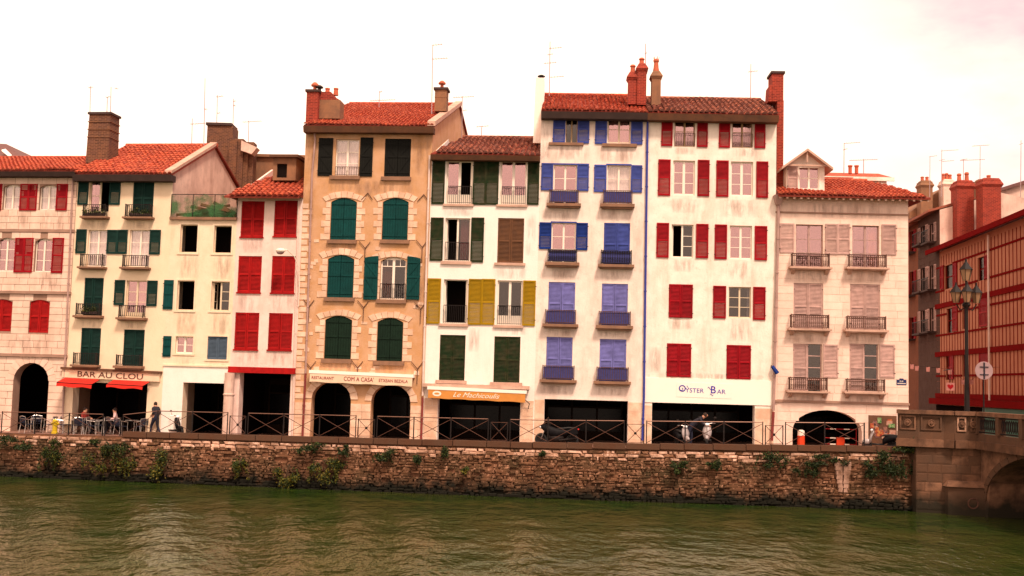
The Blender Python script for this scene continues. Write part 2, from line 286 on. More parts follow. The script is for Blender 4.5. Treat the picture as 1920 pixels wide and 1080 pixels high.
for row, hh in enumerate(HW):
    x = -31+R(0,.4)
    while x < 18.3:
        w = random.choice((R(.12,.3),R(.2,.45),R(.3,.7))) if row > 1 else R(.18,.7)
        xm = x+w/2; zt = pz(xm)-z_off-hh/2+(R(-.025,.025) if row > 0 else 0)
        if zt > -.25:
            batter = .22*(1-zt/2.3)
            y = qy(xm)-53-batter+.0; ang = math.atan2(qy(xm+.5)-qy(xm-.5), 1)
            big = row < 3 or (row < 5 and indiv < 300)
            hf = hh*(R(.7,.98) if row < 2 else R(.6,1.2)); wf = w-R(.03,.07)
            if big and indiv < 300 and R(0,1) < (.93 if row < 2 else .5):
                indiv += 1; link('stone', random.choice(blk_hi if (row < 2 and R(0,1) < .75) or (row == 2 and R(0,1) < .4) else blk_lo), rw, (xm, y, zt), (R(-.03,.03), R(-.03,.03), ang+R(-.03,.03)), (wf, R(.08,.14), hf))
            elif R(0,1) < .93:
                src = random.choice(blk_lo); n0 = len(stuff.v); ca, sa = math.cos(ang), math.sin(ang); d = R(.03,.10); tw = R(-.10,.10)
                for v_ in src.vertices:
                    lx, ly, lz = v_.co.x*wf, v_.co.y*d, (v_.co.z+v_.co.x*tw)*hf; stuff.v.append((xm+lx*ca-ly*sa, y+lx*sa+ly*ca, zt+lz))
                tn = R(0,1)
                for p_ in src.polygons: stuff.f.append(tuple(n0+i for i in p_.vertices)); stuff.t.append(tn); stuff.m.append(0)
        x += w
    z_off += hh
stuff.build('rubble_stone', m_stone, rw)['kind'] = 'stuff'
x = -19.0
while x < 18.3:
    w = R(1.0,1.7); xm = x+w/2; ang = math.atan2(qy(xm+.5)-qy(xm-.5), 1)
    MB().hexa([(sx*(w/2-.012), sy, sz) for sz in (-.13, .13) for sx, sy in ((-1,-.24),(1,-.24),(1,.24),(-1,.24))]).build('coping_stone', m_coping, rw, loc=(xm, qy(xm)-53+.1, pz(xm)+.11+R(-.008,.008)), rot=(0,0,ang))
    x += w
# ledge of dressed stones low on the right half and the pale limewash patch
def blob_patch(c, w, h, mat, parent, y):
    b_ = MB(); n_ = 22; b_.poly([(c[0]+w*.5*math.cos(t_)*(1+R(-.2,.2)), y, c[1]+h*.5*math.sin(t_)*(1+R(-.12,.12))) for t_ in [2*math.pi*i/n_ for i in range(n_)]]); return b_
pp = at(1580, 885, qy(15)-.2)
mb = MB()
for i in range(7):
    for k in range(2):
        w = .22+.05*i*.6; mb.box(pp.x-w+k*w+.02, -.30, .75+i*.2, pp.x-w+(k+1)*w-.02, -.1, .93+i*.2)
mb.v = [(v_[0], v_[1]+(qy(pp.x)-53)+.04, v_[2]) for v_ in mb.v]
for i in range(len(mb.v)): mb.v[i] = (mb.v[i][0]+R(-.02,.02), mb.v[i][1], mb.v[i][2]+R(-.02,.02))
mb.build('limewashed_patch', M('limewash', (.46,.27,.2), var=.9, dark=(.13,.06,.03), var_scale=3, stain=1), rw)

# ------------------------------------------------------------ house class
class House:
    def __init__(s, name, label, P0, u1, m, eave_v, depth=10, wall=None, cat='house', basez=None, ev_u=None):
        s.P0 = Vector((P0[0], P0[1], 0)); s.m = m
        d = ray(u1, 500); # X=d.x t, Y=d.y t ; Y-Y0 = -m (X-X0)
        t_ = (s.P0.y+m*s.P0.x)/(d.y+m*d.x); s.P1 = Vector((d.x*t_, d.y*t_, 0))
        s.W = (s.P1-s.P0).length; s.dir = (s.P1-s.P0).normalized(); s.nin = Vector((-s.dir.y, s.dir.x, 0))
        s.z0 = (pz((s.P0.x+s.P1.x)/2)-.25) if basez is None else basez
        s.root = empty(name, (s.P0.x, s.P0.y, s.z0), math.atan2(s.dir.y, s.dir.x)); T(s.root, label, cat)
        s.depth = depth; s.wall = wall; s.ops = []
        s.H = s.loc(ev_u if ev_u else (s.upx(.5)), eave_v)[1]
    def upx(s, f):
        p = s.P0.lerp(s.P1, f); p.z = CAMZ+6; q = p-Vector((0,0,CAMZ)); return 960+F*q.dot(rt)/q.dot(fw)
    def loc(s, u, v, y=0):
        d = ray(u, v); o = s.P0+s.nin*y; a = s.nin
        t_ = (o.x*a.x+o.y*a.y)/(d.x*a.x+d.y*a.y); p = d*t_; q = Vector((p.x, p.y, 0))-s.P0
        return q.dot(s.dir), p.z+CAMZ-s.z0
    def rect(s, x0, y0, x1, y1, y=0):
        xm, ym = (x0+x1)/2, (y0+y1)/2
        a = s.loc(x0, ym, y)[0]; b_ = s.loc(x1, ym, y)[0]; zt = s.loc(xm, y0, y)[1]; zb = s.loc(xm, y1, y)[1]
        return a, zb, b_, zt
    def op(s, r, arch=0, dep=.22, shape='seg'): s.ops.append((r[0], r[1], r[2], r[3], arch, dep, shape))
    def arc(s, o, n=14):
        a, z0, b_, z1, ar, dep, sh = o; pts = []
        for i in range(n+1):
            t_ = i/n; x_ = a+(b_-a)*t_
            if sh == 'ell': zz = z1-ar+ar*math.sqrt(max(0, 1-(2*t_-1)**2))
            else: zz = z1-ar+ar*(1-(2*t_-1)**2)
            pts.append((x_, zz))
        if sh == 'ell':
            pts = [((a+b_)/2-(b_-a)/2*math.cos(math.pi*i/n), z1-ar+ar*math.sin(math.pi*i/n)) for i in range(n+1)]
        return pts
    def build_wall(s, mat=None, name='wall', zt=None):
        mat = mat or s.wall; zt = zt or s.H; mb = MB()
        xs = sorted({0, s.W} | {o[0] for o in s.ops} | {o[2] for o in s.ops}); zs = sorted({-.3, zt} | {max(-.3, o[1]) for o in s.ops} | {min(zt, o[3]) for o in s.ops})
        xs = [x for x in xs if -1e-6 <= x <= s.W+1e-6]; zs = [z for z in zs if z <= zt]
        for x0, x1 in zip(xs, xs[1:]):
            if x1-x0 < 1e-5: continue
            for z0, z1 in zip(zs, zs[1:]):
                if z1-z0 < 1e-5: continue
                cx, cz = (x0+x1)/2, (z0+z1)/2
                if any(o[0] < cx < o[2] and o[1] < cz < o[3] for o in s.ops): continue
                mb.poly([(x0,0,z0),(x1,0,z0),(x1,0,z1),(x0,0,z1)])
        for o in s.ops:
            a, z0, b_, z1, ar, dep, sh = o
            if ar:
                pts = s.arc(o)
                for p, q in zip(pts, pts[1:]):
                    mb.poly([(p[0],0,p[1]),(q[0],0,q[1]),(q[0],0,z1),(p[0],0,z1)]); mb.poly([(p[0],0,p[1]),(p[0],dep,p[1]),(q[0],dep,q[1]),(q[0],0,q[1])])
                zz = z1-ar
            else:
                mb.poly([(a,0,z1),(a,dep,z1),(b_,dep,z1),(b_,0,z1)]); zz = z1
            mb.poly([(a,0,z0),(a,0,zz),(a,dep,zz),(a,dep,z0)]); mb.poly([(b_,0,z0),(b_,dep,z0),(b_,dep,zz),(b_,0,zz)]); mb.poly([(a,0,z0),(a,dep,z0),(b_,dep,z0),(b_,0,z0)])
            if ar:   # close the back of the spandrel
                for p, q in zip(pts, pts[1:]): mb.poly([(p[0],dep,p[1]),(p[0],dep,z1+.01),(q[0],dep,z1+.01),(q[0],dep,q[1])])
        return mb.build(name, mat, s.root)
    def body(s, ridge_z, ridge_y, side=None, gf_top=None, gf_depth=5, passw=2.5, pmat=None, ups=1.6, parapet=False):
        D = s.depth; W_ = s.W; H_ = s.H; side = side or s.wall
        prof = [(.02,-.3),(D,-.3),(D,H_-.0),(ridge_y,ridge_z),(.02,H_)] if not parapet else [(.02,-.3),(D,-.3),(D,H_),(.02,H_)]
        for nm, x_ in (('side_wall', .0), ('side_wall', W_-.12)):
            MB().rings([[(x_, y_, z_) for y_, z_ in prof], [(x_+.12, y_, z_) for y_, z_ in prof]]).build(nm, side, s.root)
        MB().box(.13, D-.15, -.3, W_-.13, D-.01, H_-.01).build('back_wall', side, s.root)
        g_ = gf_top if gf_top else 0; mb = MB()
        mb.box(.13, ups, g_+.05, W_-.13, ups+.05, H_-.05)
        if gf_top:
            mb.box(.13, .61, g_+.02, W_-.13, gf_depth+.1, g_+.045); mb.box(.13, gf_depth, -.3, W_-.13, gf_depth+.08, g_+.02)
            mb.box(W_-.16, .9, -.3, W_-.13, gf_depth, g_)
            mb.box(.13, passw, -.3, .16, gf_depth, g_)  # inner stretch of the passage side wall, near-black as painted shade
            if passw > .65: MB().box(.14, .62, -.3, .2, passw-.01, g_).build('passage_wall', pmat or m_pass, s.root)  # lit stretch of that wall in paler plaster; the dark beyond is painted
        z_ = g_+3
        while z_ < H_-.5: mb.box(.13, .3, z_, W_-.13, ups, z_+.05); z_ += 2.9
        mb.build('interior', m_dark, s.root)  # back panels, ceilings and floors carry the shade in their colour
    def roof(s, ridge_z, ridge_y, tile=None, over=.45, sl=-.1, sr=-.1, fascia=.28, fmat=None, pitch_tile=.24, gx=.1, ridge_x=None):
        tile = tile or m_tile; x0, x1 = sl, s.W-sr; H_ = s.H; k = (ridge_z-H_)/ridge_y; ze = H_-k*over
        rf = MB()
        rx0, rx1 = ridge_x if ridge_x else (x0, x1)
        th = .1
        rf.hexa([(x0,-over,ze),(x1,-over,ze),(rx1,ridge_y,ridge_z),(rx0,ridge_y,ridge_z),(x0,-over,ze+th),(x1,-over,ze+th),(rx1,ridge_y,ridge_z+th),(rx0,ridge_y,ridge_z+th)])
        rf.hexa([(rx0,ridge_y,ridge_z),(rx1,ridge_y,ridge_z),(x1,s.depth+.3,H_),(x0,s.depth+.3,H_),(rx0,ridge_y,ridge_z+th),(rx1,ridge_y,ridge_z+th),(x1,s.depth+.3,H_+th),(x0,s.depth+.3,H_+th)])
        if ridge_x:
            for xa, xb in ((x0, rx0), (x1, rx1)): rf.poly([(xa,-over,ze+th),(xb,ridge_y,ridge_z+th),(xa,s.depth+.3,H_+th)])
        ro = rf.build('roof', m_tilebed, s.root)
        def prow(a, b_): pass
        tl = MB(); L_ = math.hypot(ridge_y+over, ridge_z-ze); nr = max(3, int(L_/.36)); dl = L_/nr; nc = int((x1-x0)/pitch_tile); dx = (x1-x0)/nc
        e = Vector((0, ridge_y+over, ridge_z-ze)).normalized(); nrm = Vector((0, -e.z, e.y)); O = Vector((0, -over, ze+th))
        for j in range(nr):
            f_ = (j+.5)/nr; xa = x0+(rx0-x0)*f_; xb = x1+(rx1-x1)*f_
            for i in range(nc):
                xc = x0+(i+.5)*dx
                if xc < xa+dx*.4 or xc > xb-dx*.4: continue
                tl.tone = min(1, max(0, random.gauss(.42,.3))); jx = R(-.02,.02); r0, r1 = dx*.40, dx*.33; ang = R(-.06,.06)
                ring = []
                for q_, (dd, rr_, lift) in enumerate(((-.05, r0, .035), (dl+.03, r1, .0))):
                    c_ = O+e*(j*dl+dd)+nrm*(lift+R(0,.02)+.03*math.sin(xc*.9+j*.35)+.02*math.sin(xc*2.3))
                    ring.append([c_+Vector((xc+jx+(dd*ang)+rr_*1.1*math.cos(t_), 0, 0))+nrm*(rr_*1.0*math.sin(t_)) for t_ in [math.pi*w_/5 for w_ in range(6)]])
                n0 = len(tl.v)
                for rg in ring: tl.v += [tuple(v_) for v_ in rg]
                for w_ in range(5): tl.f.append((n0+w_, n0+6+w_, n0+7+w_, n0+w_+1)); tl.t.append(tl.tone); tl.m.append(0)
                tl.f.append(tuple(n0+w_ for w_ in range(6))); tl.t.append(1.0); tl.m.append(0)
        # ridge tiles
        nrg = int((rx1-rx0)/.38)
        for i in range(nrg):
            tl.tone = R(.1,.9); xx = rx0+i*(rx1-rx0)/nrg; tl.path([(xx, ridge_y, ridge_z+th+.02), (xx+(rx1-rx0)/nrg+.03, ridge_y, ridge_z+th+.03)], [.13, .11], 8)
        tl.build('roof_tiles', tile, ro, smooth=False)['kind'] = 'stuff'
        if fascia:
            MB().hexa([(x0,-over-.03,ze-fascia),(x1,-over-.03,ze-fascia),(x1,.0,ze-fascia),(x0,.0,ze-fascia),(x0,-over-.14,ze+.02),(x1,-over-.14,ze+.02),(x1,.0,ze+.02),(x0,.0,ze+.02)]).build('cornice', fmat or m_cornice, s.root)
        s.ze = ze; return ro
    def chimney(s, x0, v0, x1, v1, y, mat, d=None, pots=(), cap=True, taper=0, bands=0, ctop=None, potmat=None, capmat=None):
        a, zb, b_, zt = s.rect(x0, v0, x1, v1, y); d = d or (b_-a); mb = MB(); w = b_-a; cx = (a+b_)/2
        mb.hexa([(a,y,zb),(b_,y,zb),(b_,y+d,zb),(a,y+d,zb),(a+taper,y+taper,zt),(b_-taper,y+taper,zt),(b_-taper,y+d-taper,zt),(a+taper,y+d-taper,zt)])
        BD = []
        for k in range(bands): zz = zt-(k+1)*.42; BD.append(MB().box(a-.012, y-.012, zz, b_+.012, y+d+.012, zz+.035))
        c_ = mb.build('chimney', mat, s.root)
        for q_ in BD: q_.build('band', m_chtan, c_)
        if cap == 'corbel':
            MB().hexa([(a,y,zt-.35),(b_,y,zt-.35),(b_,y+d,zt-.35),(a,y+d,zt-.35),(a-.09,y-.09,zt-.18),(b_+.09,y-.09,zt-.18),(b_+.09,y+d+.09,zt-.18),(a-.09,y+d+.09,zt-.18)]).hexa([(a-.09,y-.09,zt-.18),(b_+.09,y-.09,zt-.18),(b_+.09,y+d+.09,zt-.18),(a-.09,y+d+.09,zt-.18),(a+.07,y+.07,zt+.12),(b_-.07,y+.07,zt+.12),(b_-.07,y+d-.07,zt+.12),(a+.07,y+d-.07,zt+.12)]).build('cap', mat, c_)
        elif cap: MB().box(a+taper-.07, y-.07+taper, zt, b_-taper+.07, y+d+.07-taper, zt+.12).build('cap', capmat or m_cornice_dk, c_)
        for (fx, hh, style) in pots:
            X_ = a+w*fx; Y_ = y+d/2; z_ = zt+(.12 if cap else 0)
            if style == 'pot': MB().lathe((X_, Y_, z_), [(.13,0),(.11,hh*.7),(.15,hh*.75),(.15,hh*.85),(.10,hh)], 10).build('pot', potmat or m_pot, c_, smooth=False)
            elif style == 'cowl': MB().lathe((X_, Y_, z_), [(.09,0),(.09,hh*.55),(.20,hh*.6),(.2,hh*.75),(.08,hh)], 10).build('pot', m_iron if hh < .45 else m_pot, c_)
            elif style == 'crown':
                q_ = MB().lathe((X_, Y_, z_), [(.17,0),(.13,hh*.3),(.11,hh*.6),(.15,hh*.7),(.15,hh*.78),(.08,hh*.86)], 10)
                for i in range(5): t_ = i*2*math.pi/5; q_.tube((X_+.11*math.cos(t_), Y_+.11*math.sin(t_), z_+hh*.76), (X_+.15*math.cos(t_), Y_+.15*math.sin(t_), z_+hh), .03, .015, 4)
                q_.build('pot', m_pot, c_)
        return c_
    def blocks(s, z0, z1, mat, rowh=.34, w=(.45,.85), proud=.014, jt=.016, x0=0, x1=None, skip=()):
        x1 = x1 or s.W; n = max(1, round((z1-z0)/rowh)); dz = (z1-z0)/n; cnt = 0
        for i in range(n):
            za, zb = z0+i*dz, z0+(i+1)*dz; iv = [(x0, x1)]
            for o in list(s.ops)+list(skip):
                oz0, oz1 = o[1], o[3]
                if zb <= oz0+.02 or za >= oz1-.02: continue
                a_, b2 = o[0]-.01, o[2]+.01
                if len(o) > 4 and o[4] and za > o[3]-o[4]:     # beside an arch: narrow to the chord
                    pts = s.arc(o); zz = za; ins = [p[0] for p in pts if p[1] > zz]
                    if ins: a_, b2 = min(ins)-.06, max(ins)+.06
                niv = []
                for p, q in iv:
                    if b2 <= p or a_ >= q: niv.append((p, q)); continue
                    if a_ > p: niv.append((p, a_))
                    if b2 < q: niv.append((b2, q))
                iv = niv
            for p, q in iv:
                x = p
                while x < q-.08:
                    ww = R(*w)
                    if q-(x+ww) < w[0]*.6: ww = q-x
                    if ww > w[1]*1.5: ww = w[1]
                    link('stone_block', random.choice(CUBES[mat.name]), s.root, ((x+ww/2), -proud/2-R(0,.003), (za+zb)/2), None, (ww-jt, proud, dz-jt)); cnt += 1
                    x += ww
        return cnt
    def sill(s, r, mat=None, out=.14):
        return MB().box(r[0], -out, r[1], r[2], .04, r[3]).build('sill', mat or m_sill, s.root)
CUBES = {}
for mm in (m_pink, m_h9, m_quoin, m_S):
    CUBES[mm.name] = []
    for _ in range(5):
        b_ = MB(); j = .015; b_.hexa([(x_+R(-j,j), y_, z_+R(-j,j)) for z_ in (-.5,.5) for x_, y_ in ((-.5,-.5),(.5,-.5),(.5,.5),(-.5,.5))]); CUBES[mm.name].append(b_.mesh('stone_block', mm))
_sh = {}
def shutter(H, r, mat, y=-.05, style='louvre', ang=0, mid=True, arch=0, side=1, hinge=True, part='shutter', thick=.055):
    w, h = r[2]-r[0], r[3]-r[1]; key = (round(w, 2), round(h, 2), mat.name, style, arch, side)
    if key not in _sh:
        mb = MB(); sl = MB(); b_ = .065 if style == 'louvre' else 0
        if style == 'louvre':
            mb.box(0,0,0,b_,thick,h); mb.box(w-b_,0,0,w,thick,h); mb.box(b_,.002,0,w-b_,thick-.002,b_*1.3); mb.box(b_,.002,h-b_*1.2,w-b_,thick-.002,h)
            if mid: mb.box(b_,.002,h*.47,w-b_,thick-.002,h*.47+b_*1.2)
            secs = [(b_*1.3, h*.47), (h*.47+b_*1.2, h-b_*1.2)] if mid else [(b_*1.3, h-b_*1.2)]
            for a, c in secs:
                n = max(4, int((c-a)/.062)); d = (c-a)/n
                for i in range(n): sl.tone = R(0,1); z_ = a+i*d; sl.hexa([(b_,.016,z_),(w-b_,.016,z_),(w-b_,.022,z_-.002),(b_,.022,z_-.002),(b_,.036,z_+d*.62),(w-b_,.036,z_+d*.62),(w-b_,.041,z_+d*.6),(b_,.041,z_+d*.6)])
            mb.box(b_,.046,a,w-b_,.052,c)  # board added behind the slats so the gaps read darker
        else:      # planks
            n = max(3, round(w/.13)); d = w/n
            for i in range(n):
                xa, xb = i*d+.004, (i+1)*d-.004
                def top(x_):
                    if not arch: return h
                    t_ = x_/w; t2 = .5+.5*t_ if side > 0 else .5*t_
                    if side == 0: t2 = t_
                    return h-arch*(2*t2-1)**2
                sl.tone = R(0,1); y_ = R(.004,.009)
                sl.hexa([(xa,y_,0),(xb,y_,0),(xb,thick,0),(xa,thick,0),(xa,y_,top(xa)),(xb,y_,top(xb)),(xb,thick,top(xb)),(xa,thick,top(xa))])
            mb.box(.012,thick,.01,w-.012,thick+.006,h-arch-.02 if arch else h-.01); bt_ = [('batten', MB().box(.01,-.022,z_,w-.01,.003,z_+.09).mesh('batten', mat)) for z_ in (h*.08, h*.5, h*.84)]
            if style == 'plankz':
                sgn = 1 if side > 0 else -1
                for za, zb in ((h*.08+.09, h*.5), (h*.5+.09, h*.84)):
                    xa, xb = (w*.12, w*.88) if sgn > 0 else (w*.88, w*.12)
                    bt_.append(('diagonal', MB().hexa([(xa-.04,-.02,za),(xa+.04,-.02,za),(xa+.04,.002,za),(xa-.04,.002,za),(xb-.04,-.02,zb),(xb+.04,-.02,zb),(xb+.04,.002,zb),(xb-.04,.002,zb)]).mesh('diagonal', mat)))
        _sh[key] = (mb.mesh('shutter', mat), sl.mesh('louvres' if style == 'louvre' else 'plank', mat), bt_ if style != 'louvre' else [])
    a, b2, bts = _sh[key]
    if side < 0: rot = (0,0,ang); loc = (r[0], y, r[1])
    else: rot = (0,0,ang); loc = (r[0], y, r[1])
    if side > 0 and ang:        # hinged on the right edge
        loc = (r[2]-w*math.cos(ang), y-w*math.sin(ang), r[1])
    o = link(part, a, H.root, loc, rot); c = link('louvres' if style == 'louvre' else 'boarding', b2, o); c['kind'] = 'stuff'
    for nm_, me_ in bts: link(nm_, me_, o)
    if hinge:
        hx = 0 if side < 0 else w
        mb = MB()
        if 'hinge' not in _sh: _sh['hinge'] = MB().box(-.035,-.012,0,.035,-.004,.035).mesh('hinge', m_iron)
        for z_ in (h*.12, h*.86): link('hinge', _sh['hinge'], o, (hx, 0, z_))
    return o
def closed(H, x0, v0, x1, v1, mat, style='louvre', arch=0, ajar=0, mid=True, y=.03, dep=.12, lbl=None):
    r = H.rect(x0, v0, x1, v1); ar = (r[3]-r[1])*arch; H.op(r, ar, dep)
    m_ = (r[0]+r[2])/2; g_ = .008
    ra = (r[0]+.01, r[1]+.01, m_-g_, r[3]-.005-(0 if not ar else 0)); rb = (m_+g_, r[1]+.01, r[2]-.01, r[3]-.005)
    sa = shutter(H, ra, mat, y, style, -ajar, mid, round(ar, 2), -1) ; sb = shutter(H, rb, mat, y, style, ajar*.7, mid, round(ar, 2), 1)
    if lbl: sa['label'] = lbl
    MB().box(r[0], dep, r[1], r[2], dep+.02, r[3]).build('backing', m_dark, H.root)  # near-black sheet, the shade behind the shutters put into its colour
    return r
def opensh(H, x0, v0, x1, v1, mat, side, style='louvre', ang=None, mid=True, arch=0, y=-.06):
    ang = R(-.05,.08) if ang is None else ang
    r = H.rect(x0, v0, x1, v1)
    return shutter(H, r, mat, y, style, -side*0+(ang*.3), mid, arch, side)
def window(H, x0, v0, x1, v1, fm=None, pm=None, rows=2, cols=1, curtain=None, arch=0, y=.12, dep=.2, panel=0, open_=0, thick=.05, fan=False, sash=2, leaf=True):
    fm = fm or m_frame; pm = pm or m_glass; r = H.rect(x0, v0, x1, v1); ar = (r[3]-r[1])*arch; H.op(r, ar, dep)
    a, z0, b_, z1 = r; w = b_-a; t_ = thick; mb = MB()
    mb.box(a,y,z0,a+t_,y+.06,z1); mb.box(b_-t_,y,z0,b_,y+.06,z1); mb.box(a+t_,y+.002,z0,b_-t_,y+.058,z0+t_*1.3); mb.box(a+t_,y+.002,z1-t_-ar*.3,b_-t_,y+.058,z1)
    m_ = (a+b_)/2; panes = []
    zb = z0+t_*1.3+panel; zt = z1-t_
    if panel: mb.box(a+t_,y+.012,z0+t_*1.3,b_-t_,y+.05,z0+t_*1.3+panel)
    spans = []
    if sash == 2:
        mb.box(m_-t_*.9, y-.012, z0+t_*1.3, m_+t_*.9, y+.05, z1-t_)
        spans = [(a+t_, m_-t_*.9), (m_+t_*.9, b_-t_)]
    else: spans = [(a+t_, b_-t_)]
    if open_ & 1: spans[0] = None
    if open_ & 2: spans[-1] = None
    for sp_ in spans:
        if not sp_: continue
        xa, xb = sp_
        for k in range(rows):
            p, q = zb+(zt-zb)*k/rows, zb+(zt-zb)*(k+1)/rows
            if k: mb.box(xa, y+.004, p-.014, xb, y+.045, p+.014)
            for c in range(cols):
                u_, v_ = xa+(xb-xa)*c/cols, xa+(xb-xa)*(c+1)/cols
                if c: mb.box(u_-.012, y+.006, p, u_+.012, y+.043, q)
                panes.append((u_, p, v_, q))
    wo = mb.build('window', fm, H.root)
    for p in panes: link('pane', UNITP[pm.name], wo, ((p[0]+p[2])/2, y+.03, (p[1]+p[3])/2), (R(-.02,.02)*0,0,0), (p[2]-p[0], .008, p[3]-p[1]))
    if curtain:
        cm_, c0, c1 = curtain; q = MB(); n = 16; xa, xb = a+w*c0, a+w*c1; rr = [(xa+(xb-xa)*i/n, y+.14+.02*math.sin(i*2.1+a)) for i in range(n+1)]
        for p_, q_ in zip(rr, rr[1:]): q.poly([(p_[0],p_[1],z0+.05),(q_[0],q_[1],z0+.05),(q_[0],q_[1],z1-.05),(p_[0],p_[1],z1-.05)])
        q.build('curtain', cm_, wo)
    # trim reveal of an opened leaf, swung inward
    if open_ and leaf:
        q = MB(); 
        for bit, xh, sg in ((1, a+t_, 1), (2, b_-t_, -1)):
            if open_ & bit:
                x2 = xh+sg*.05
                q.box(min(xh,x2), y+.06, z0+.06, max(xh,x2), y+.1, z1-.06); q.box(min(xh,x2), y+.5, z0+.06, max(xh,x2), y+.55, z1-.06); q.box(min(xh,x2), y+.1, z0+.06, max(xh,x2), y+.5, z0+.12); q.box(min(xh,x2), y+.1, z1-.12, max(xh,x2), y+.5, z1-.06)
                for k in range(1, rows): zz = z0+(z1-z0)*k/rows; q.box(min(xh,x2)+.01, y+.1, zz-.015, max(xh,x2)-.01, y+.5, zz+.015)
        q.build('casement', fm, wo)
    return r
UNITP = {g_.name: MB().box(-.5,-.5,-.5,.5,.5,.5).mesh('pane', g_) for g_ in (m_glass, m_glassd, m_glassc)}
def trim(H, r, mat, w=.07, proud=.025, bottom=True):
    a, z0, b_, z1 = r; mb = MB(); mb.box(a-w,-proud,z0,a-.003,.0,z1+w); mb.box(b_+.003,-proud,z0,b_+w,.0,z1+w); mb.box(a-.003,-proud+.002,z1+.003,b_+.003,.0,z1+w)
    if bottom: mb.box(a-w*1.3,-proud*1.6,z0-w,b_+w*1.3,.0,z0-.003)
    return mb.build('surround', mat, H.root)
def balcony(H, rail, slab_b, mat=None, smat=None, out=.32, style='bars', panel=None, slabout=.12, brackets=False, gap=.11):
    r = H.rect(*rail); zs = H.rect(rail[0], rail[3], rail[2], slab_b)[1]; a, z0, b_, z1 = r; mat = mat or m_iron
    mb = MB(); mb.box(a-slabout, -out-.08, zs+(z0-zs)*.35, b_+slabout, .0, z0); mb.box(a-slabout*.3, -out-.0, zs, b_+slabout*.3, .0, zs+(z0-zs)*.35)
    if brackets:
        for x_ in (a+.02, b_-.17): mb.hexa([(x_,-.05,zs-.2),(x_+.15,-.05,zs-.2),(x_+.15,0,zs-.2),(x_,0,zs-.2),(x_,-out+.05,zs),(x_+.15,-out+.05,zs),(x_+.15,0,zs),(x_,0,zs)])
    bo = mb.build('balcony', smat or m_sill, H.root)
    q = MB(); t_ = .012
    for x_ in (a+.02, b_-.02): q.box(x_-.018,-out-.018,z0,x_+.018,-out+.018,z1+.03)
    q.box(a,-out-.02,z1-.03,b_,-out+.02,z1); q.box(a,-out-.015,z0+.06,b_,-out+.015,z0+.085)
    for x_ in (a+.02, b_-.02): q.box(x_-.012,-out,z1-.028,x_+.012,0,z1-.004); q.box(x_-.012,-out,z0+.062,x_+.012,0,z0+.083)
    n = max(4, int((b_-a)/gap))
    for i in range(1, n):
        x_ = a+(b_-a)*i/n
        if style == 'bars' or style == 'orn' and i % 1 == 0: q.box(x_-t_,-out-t_,z0+.07,x_+t_,-out+t_,z1-.02)
    for k in range(1, 4):
        yy = -out*k/4
        for x_ in (a+.02, b_-.02): q.box(x_-.009,yy-.009,z0+.07,x_+.009,yy+.009,z1-.02)
    if style == 'orn':
        q.box(a,-out-.014,z1-.14,b_,-out+.014,z1-.12)
        for i in range(n):
            xc = a+(b_-a)*(i+.5)/n; rr = min(.05, (b_-a)/n*.4)
            for zc in (z1-.075, (z0+z1)/2-.05, z0+.16):
                pts = [(xc+rr*math.cos(t2), -out, zc+rr*math.sin(t2)) for t2 in [2*math.pi*j/7 for j in range(8)]]; q.path(pts, .008, 4)
    q.build('railing', mat, bo)
    if panel: MB().box(a+.05,-out+.03,z0+.05,b_-.05,-out+.045,z1-.05).build('panel', panel, bo)
    return bo
def flowers(H, x0, v0, x1, v1, label, out=.34):
    r = H.rect(x0, v0, x1, v1); root = empty('flower_box', (0,0,0)); mw = H.root.matrix_basis if False else Matrix.Translation(H.root.location) @ Matrix.Rotation(H.root.rotation_euler.z, 4, 'Z')
    p = mw @ Vector(((r[0]+r[2])/2, -out+.12, r[1])); root.location = p; root.rotation_euler.z = H.root.rotation_euler.z; T(root, label, 'flower box', 'flower boxes on the balconies')
    w = (r[2]-r[0])/2; h = r[3]-r[1]
    MB().hexa([(-w,-.08,0),(w,-.08,0),(w,.08,0),(-w,.08,0),(-w-.02,-.1,.16),(w+.02,-.1,.16),(w+.02,.1,.16),(-w-.02,.1,.16)]).build('box', m_cornice_dk, root)
    lf = leaves(300, lambda: Vector((R(-w,w)*1.1, R(-.16,.12)-.02, .12+abs(random.gauss(0,.45))*h*.8)), .05); lf.build('foliage', m_leaf, root)
def leaves(n, gen, size, mats=3, pick=None):
    mb = MB()
    for i in range(n):
        c = gen(); a = Vector((R(-1,1), R(-1,1), R(-1,1))).normalized()*size*R(.6,1.3); b_ = a.cross(Vector((R(-1,1), R(-1,1), R(-1,1)))).normalized()*size*R(.35,.6); mb.tone = R(0,1); mb.mi = pick(c) if pick else random.choices(range(3), (5,4,1))[0]
        mb.poly([c-a, c-a*.1+b_, c+a, c-a*.1-b_])
    return mb
def wpos(H, s_, y, z): return Matrix.Translation(H.root.location) @ Matrix.Rotation(H.root.rotation_euler.z, 4, 'Z') @ Vector((s_, y, z))
def pipe(H, pts, mat, r=.05, y=-.1, name='drainpipe'):
    q = [(H.loc(u, v)[0], y, H.loc(u, v)[1]) for u, v in pts]; mb = MB().path(q, r, 8)
    for p0, p1 in zip(q, q[1:]):
        n = int(abs(p1[2]-p0[2])/1.9)
        for i in range(1, n+1): f_ = i/(n+1); c_ = [p0[k]+(p1[k]-p0[k])*f_ for k in range(3)]; mb.lathe((c_[0], c_[1], c_[2]-.03), [(r*1.35,0),(r*1.35,.06)], 8); mb.box(c_[0]-.02, y, c_[2]-.02, c_[0]+.02, 0, c_[2]+.02)
    return mb.build(name, mat, H.root)

exec_parts = []
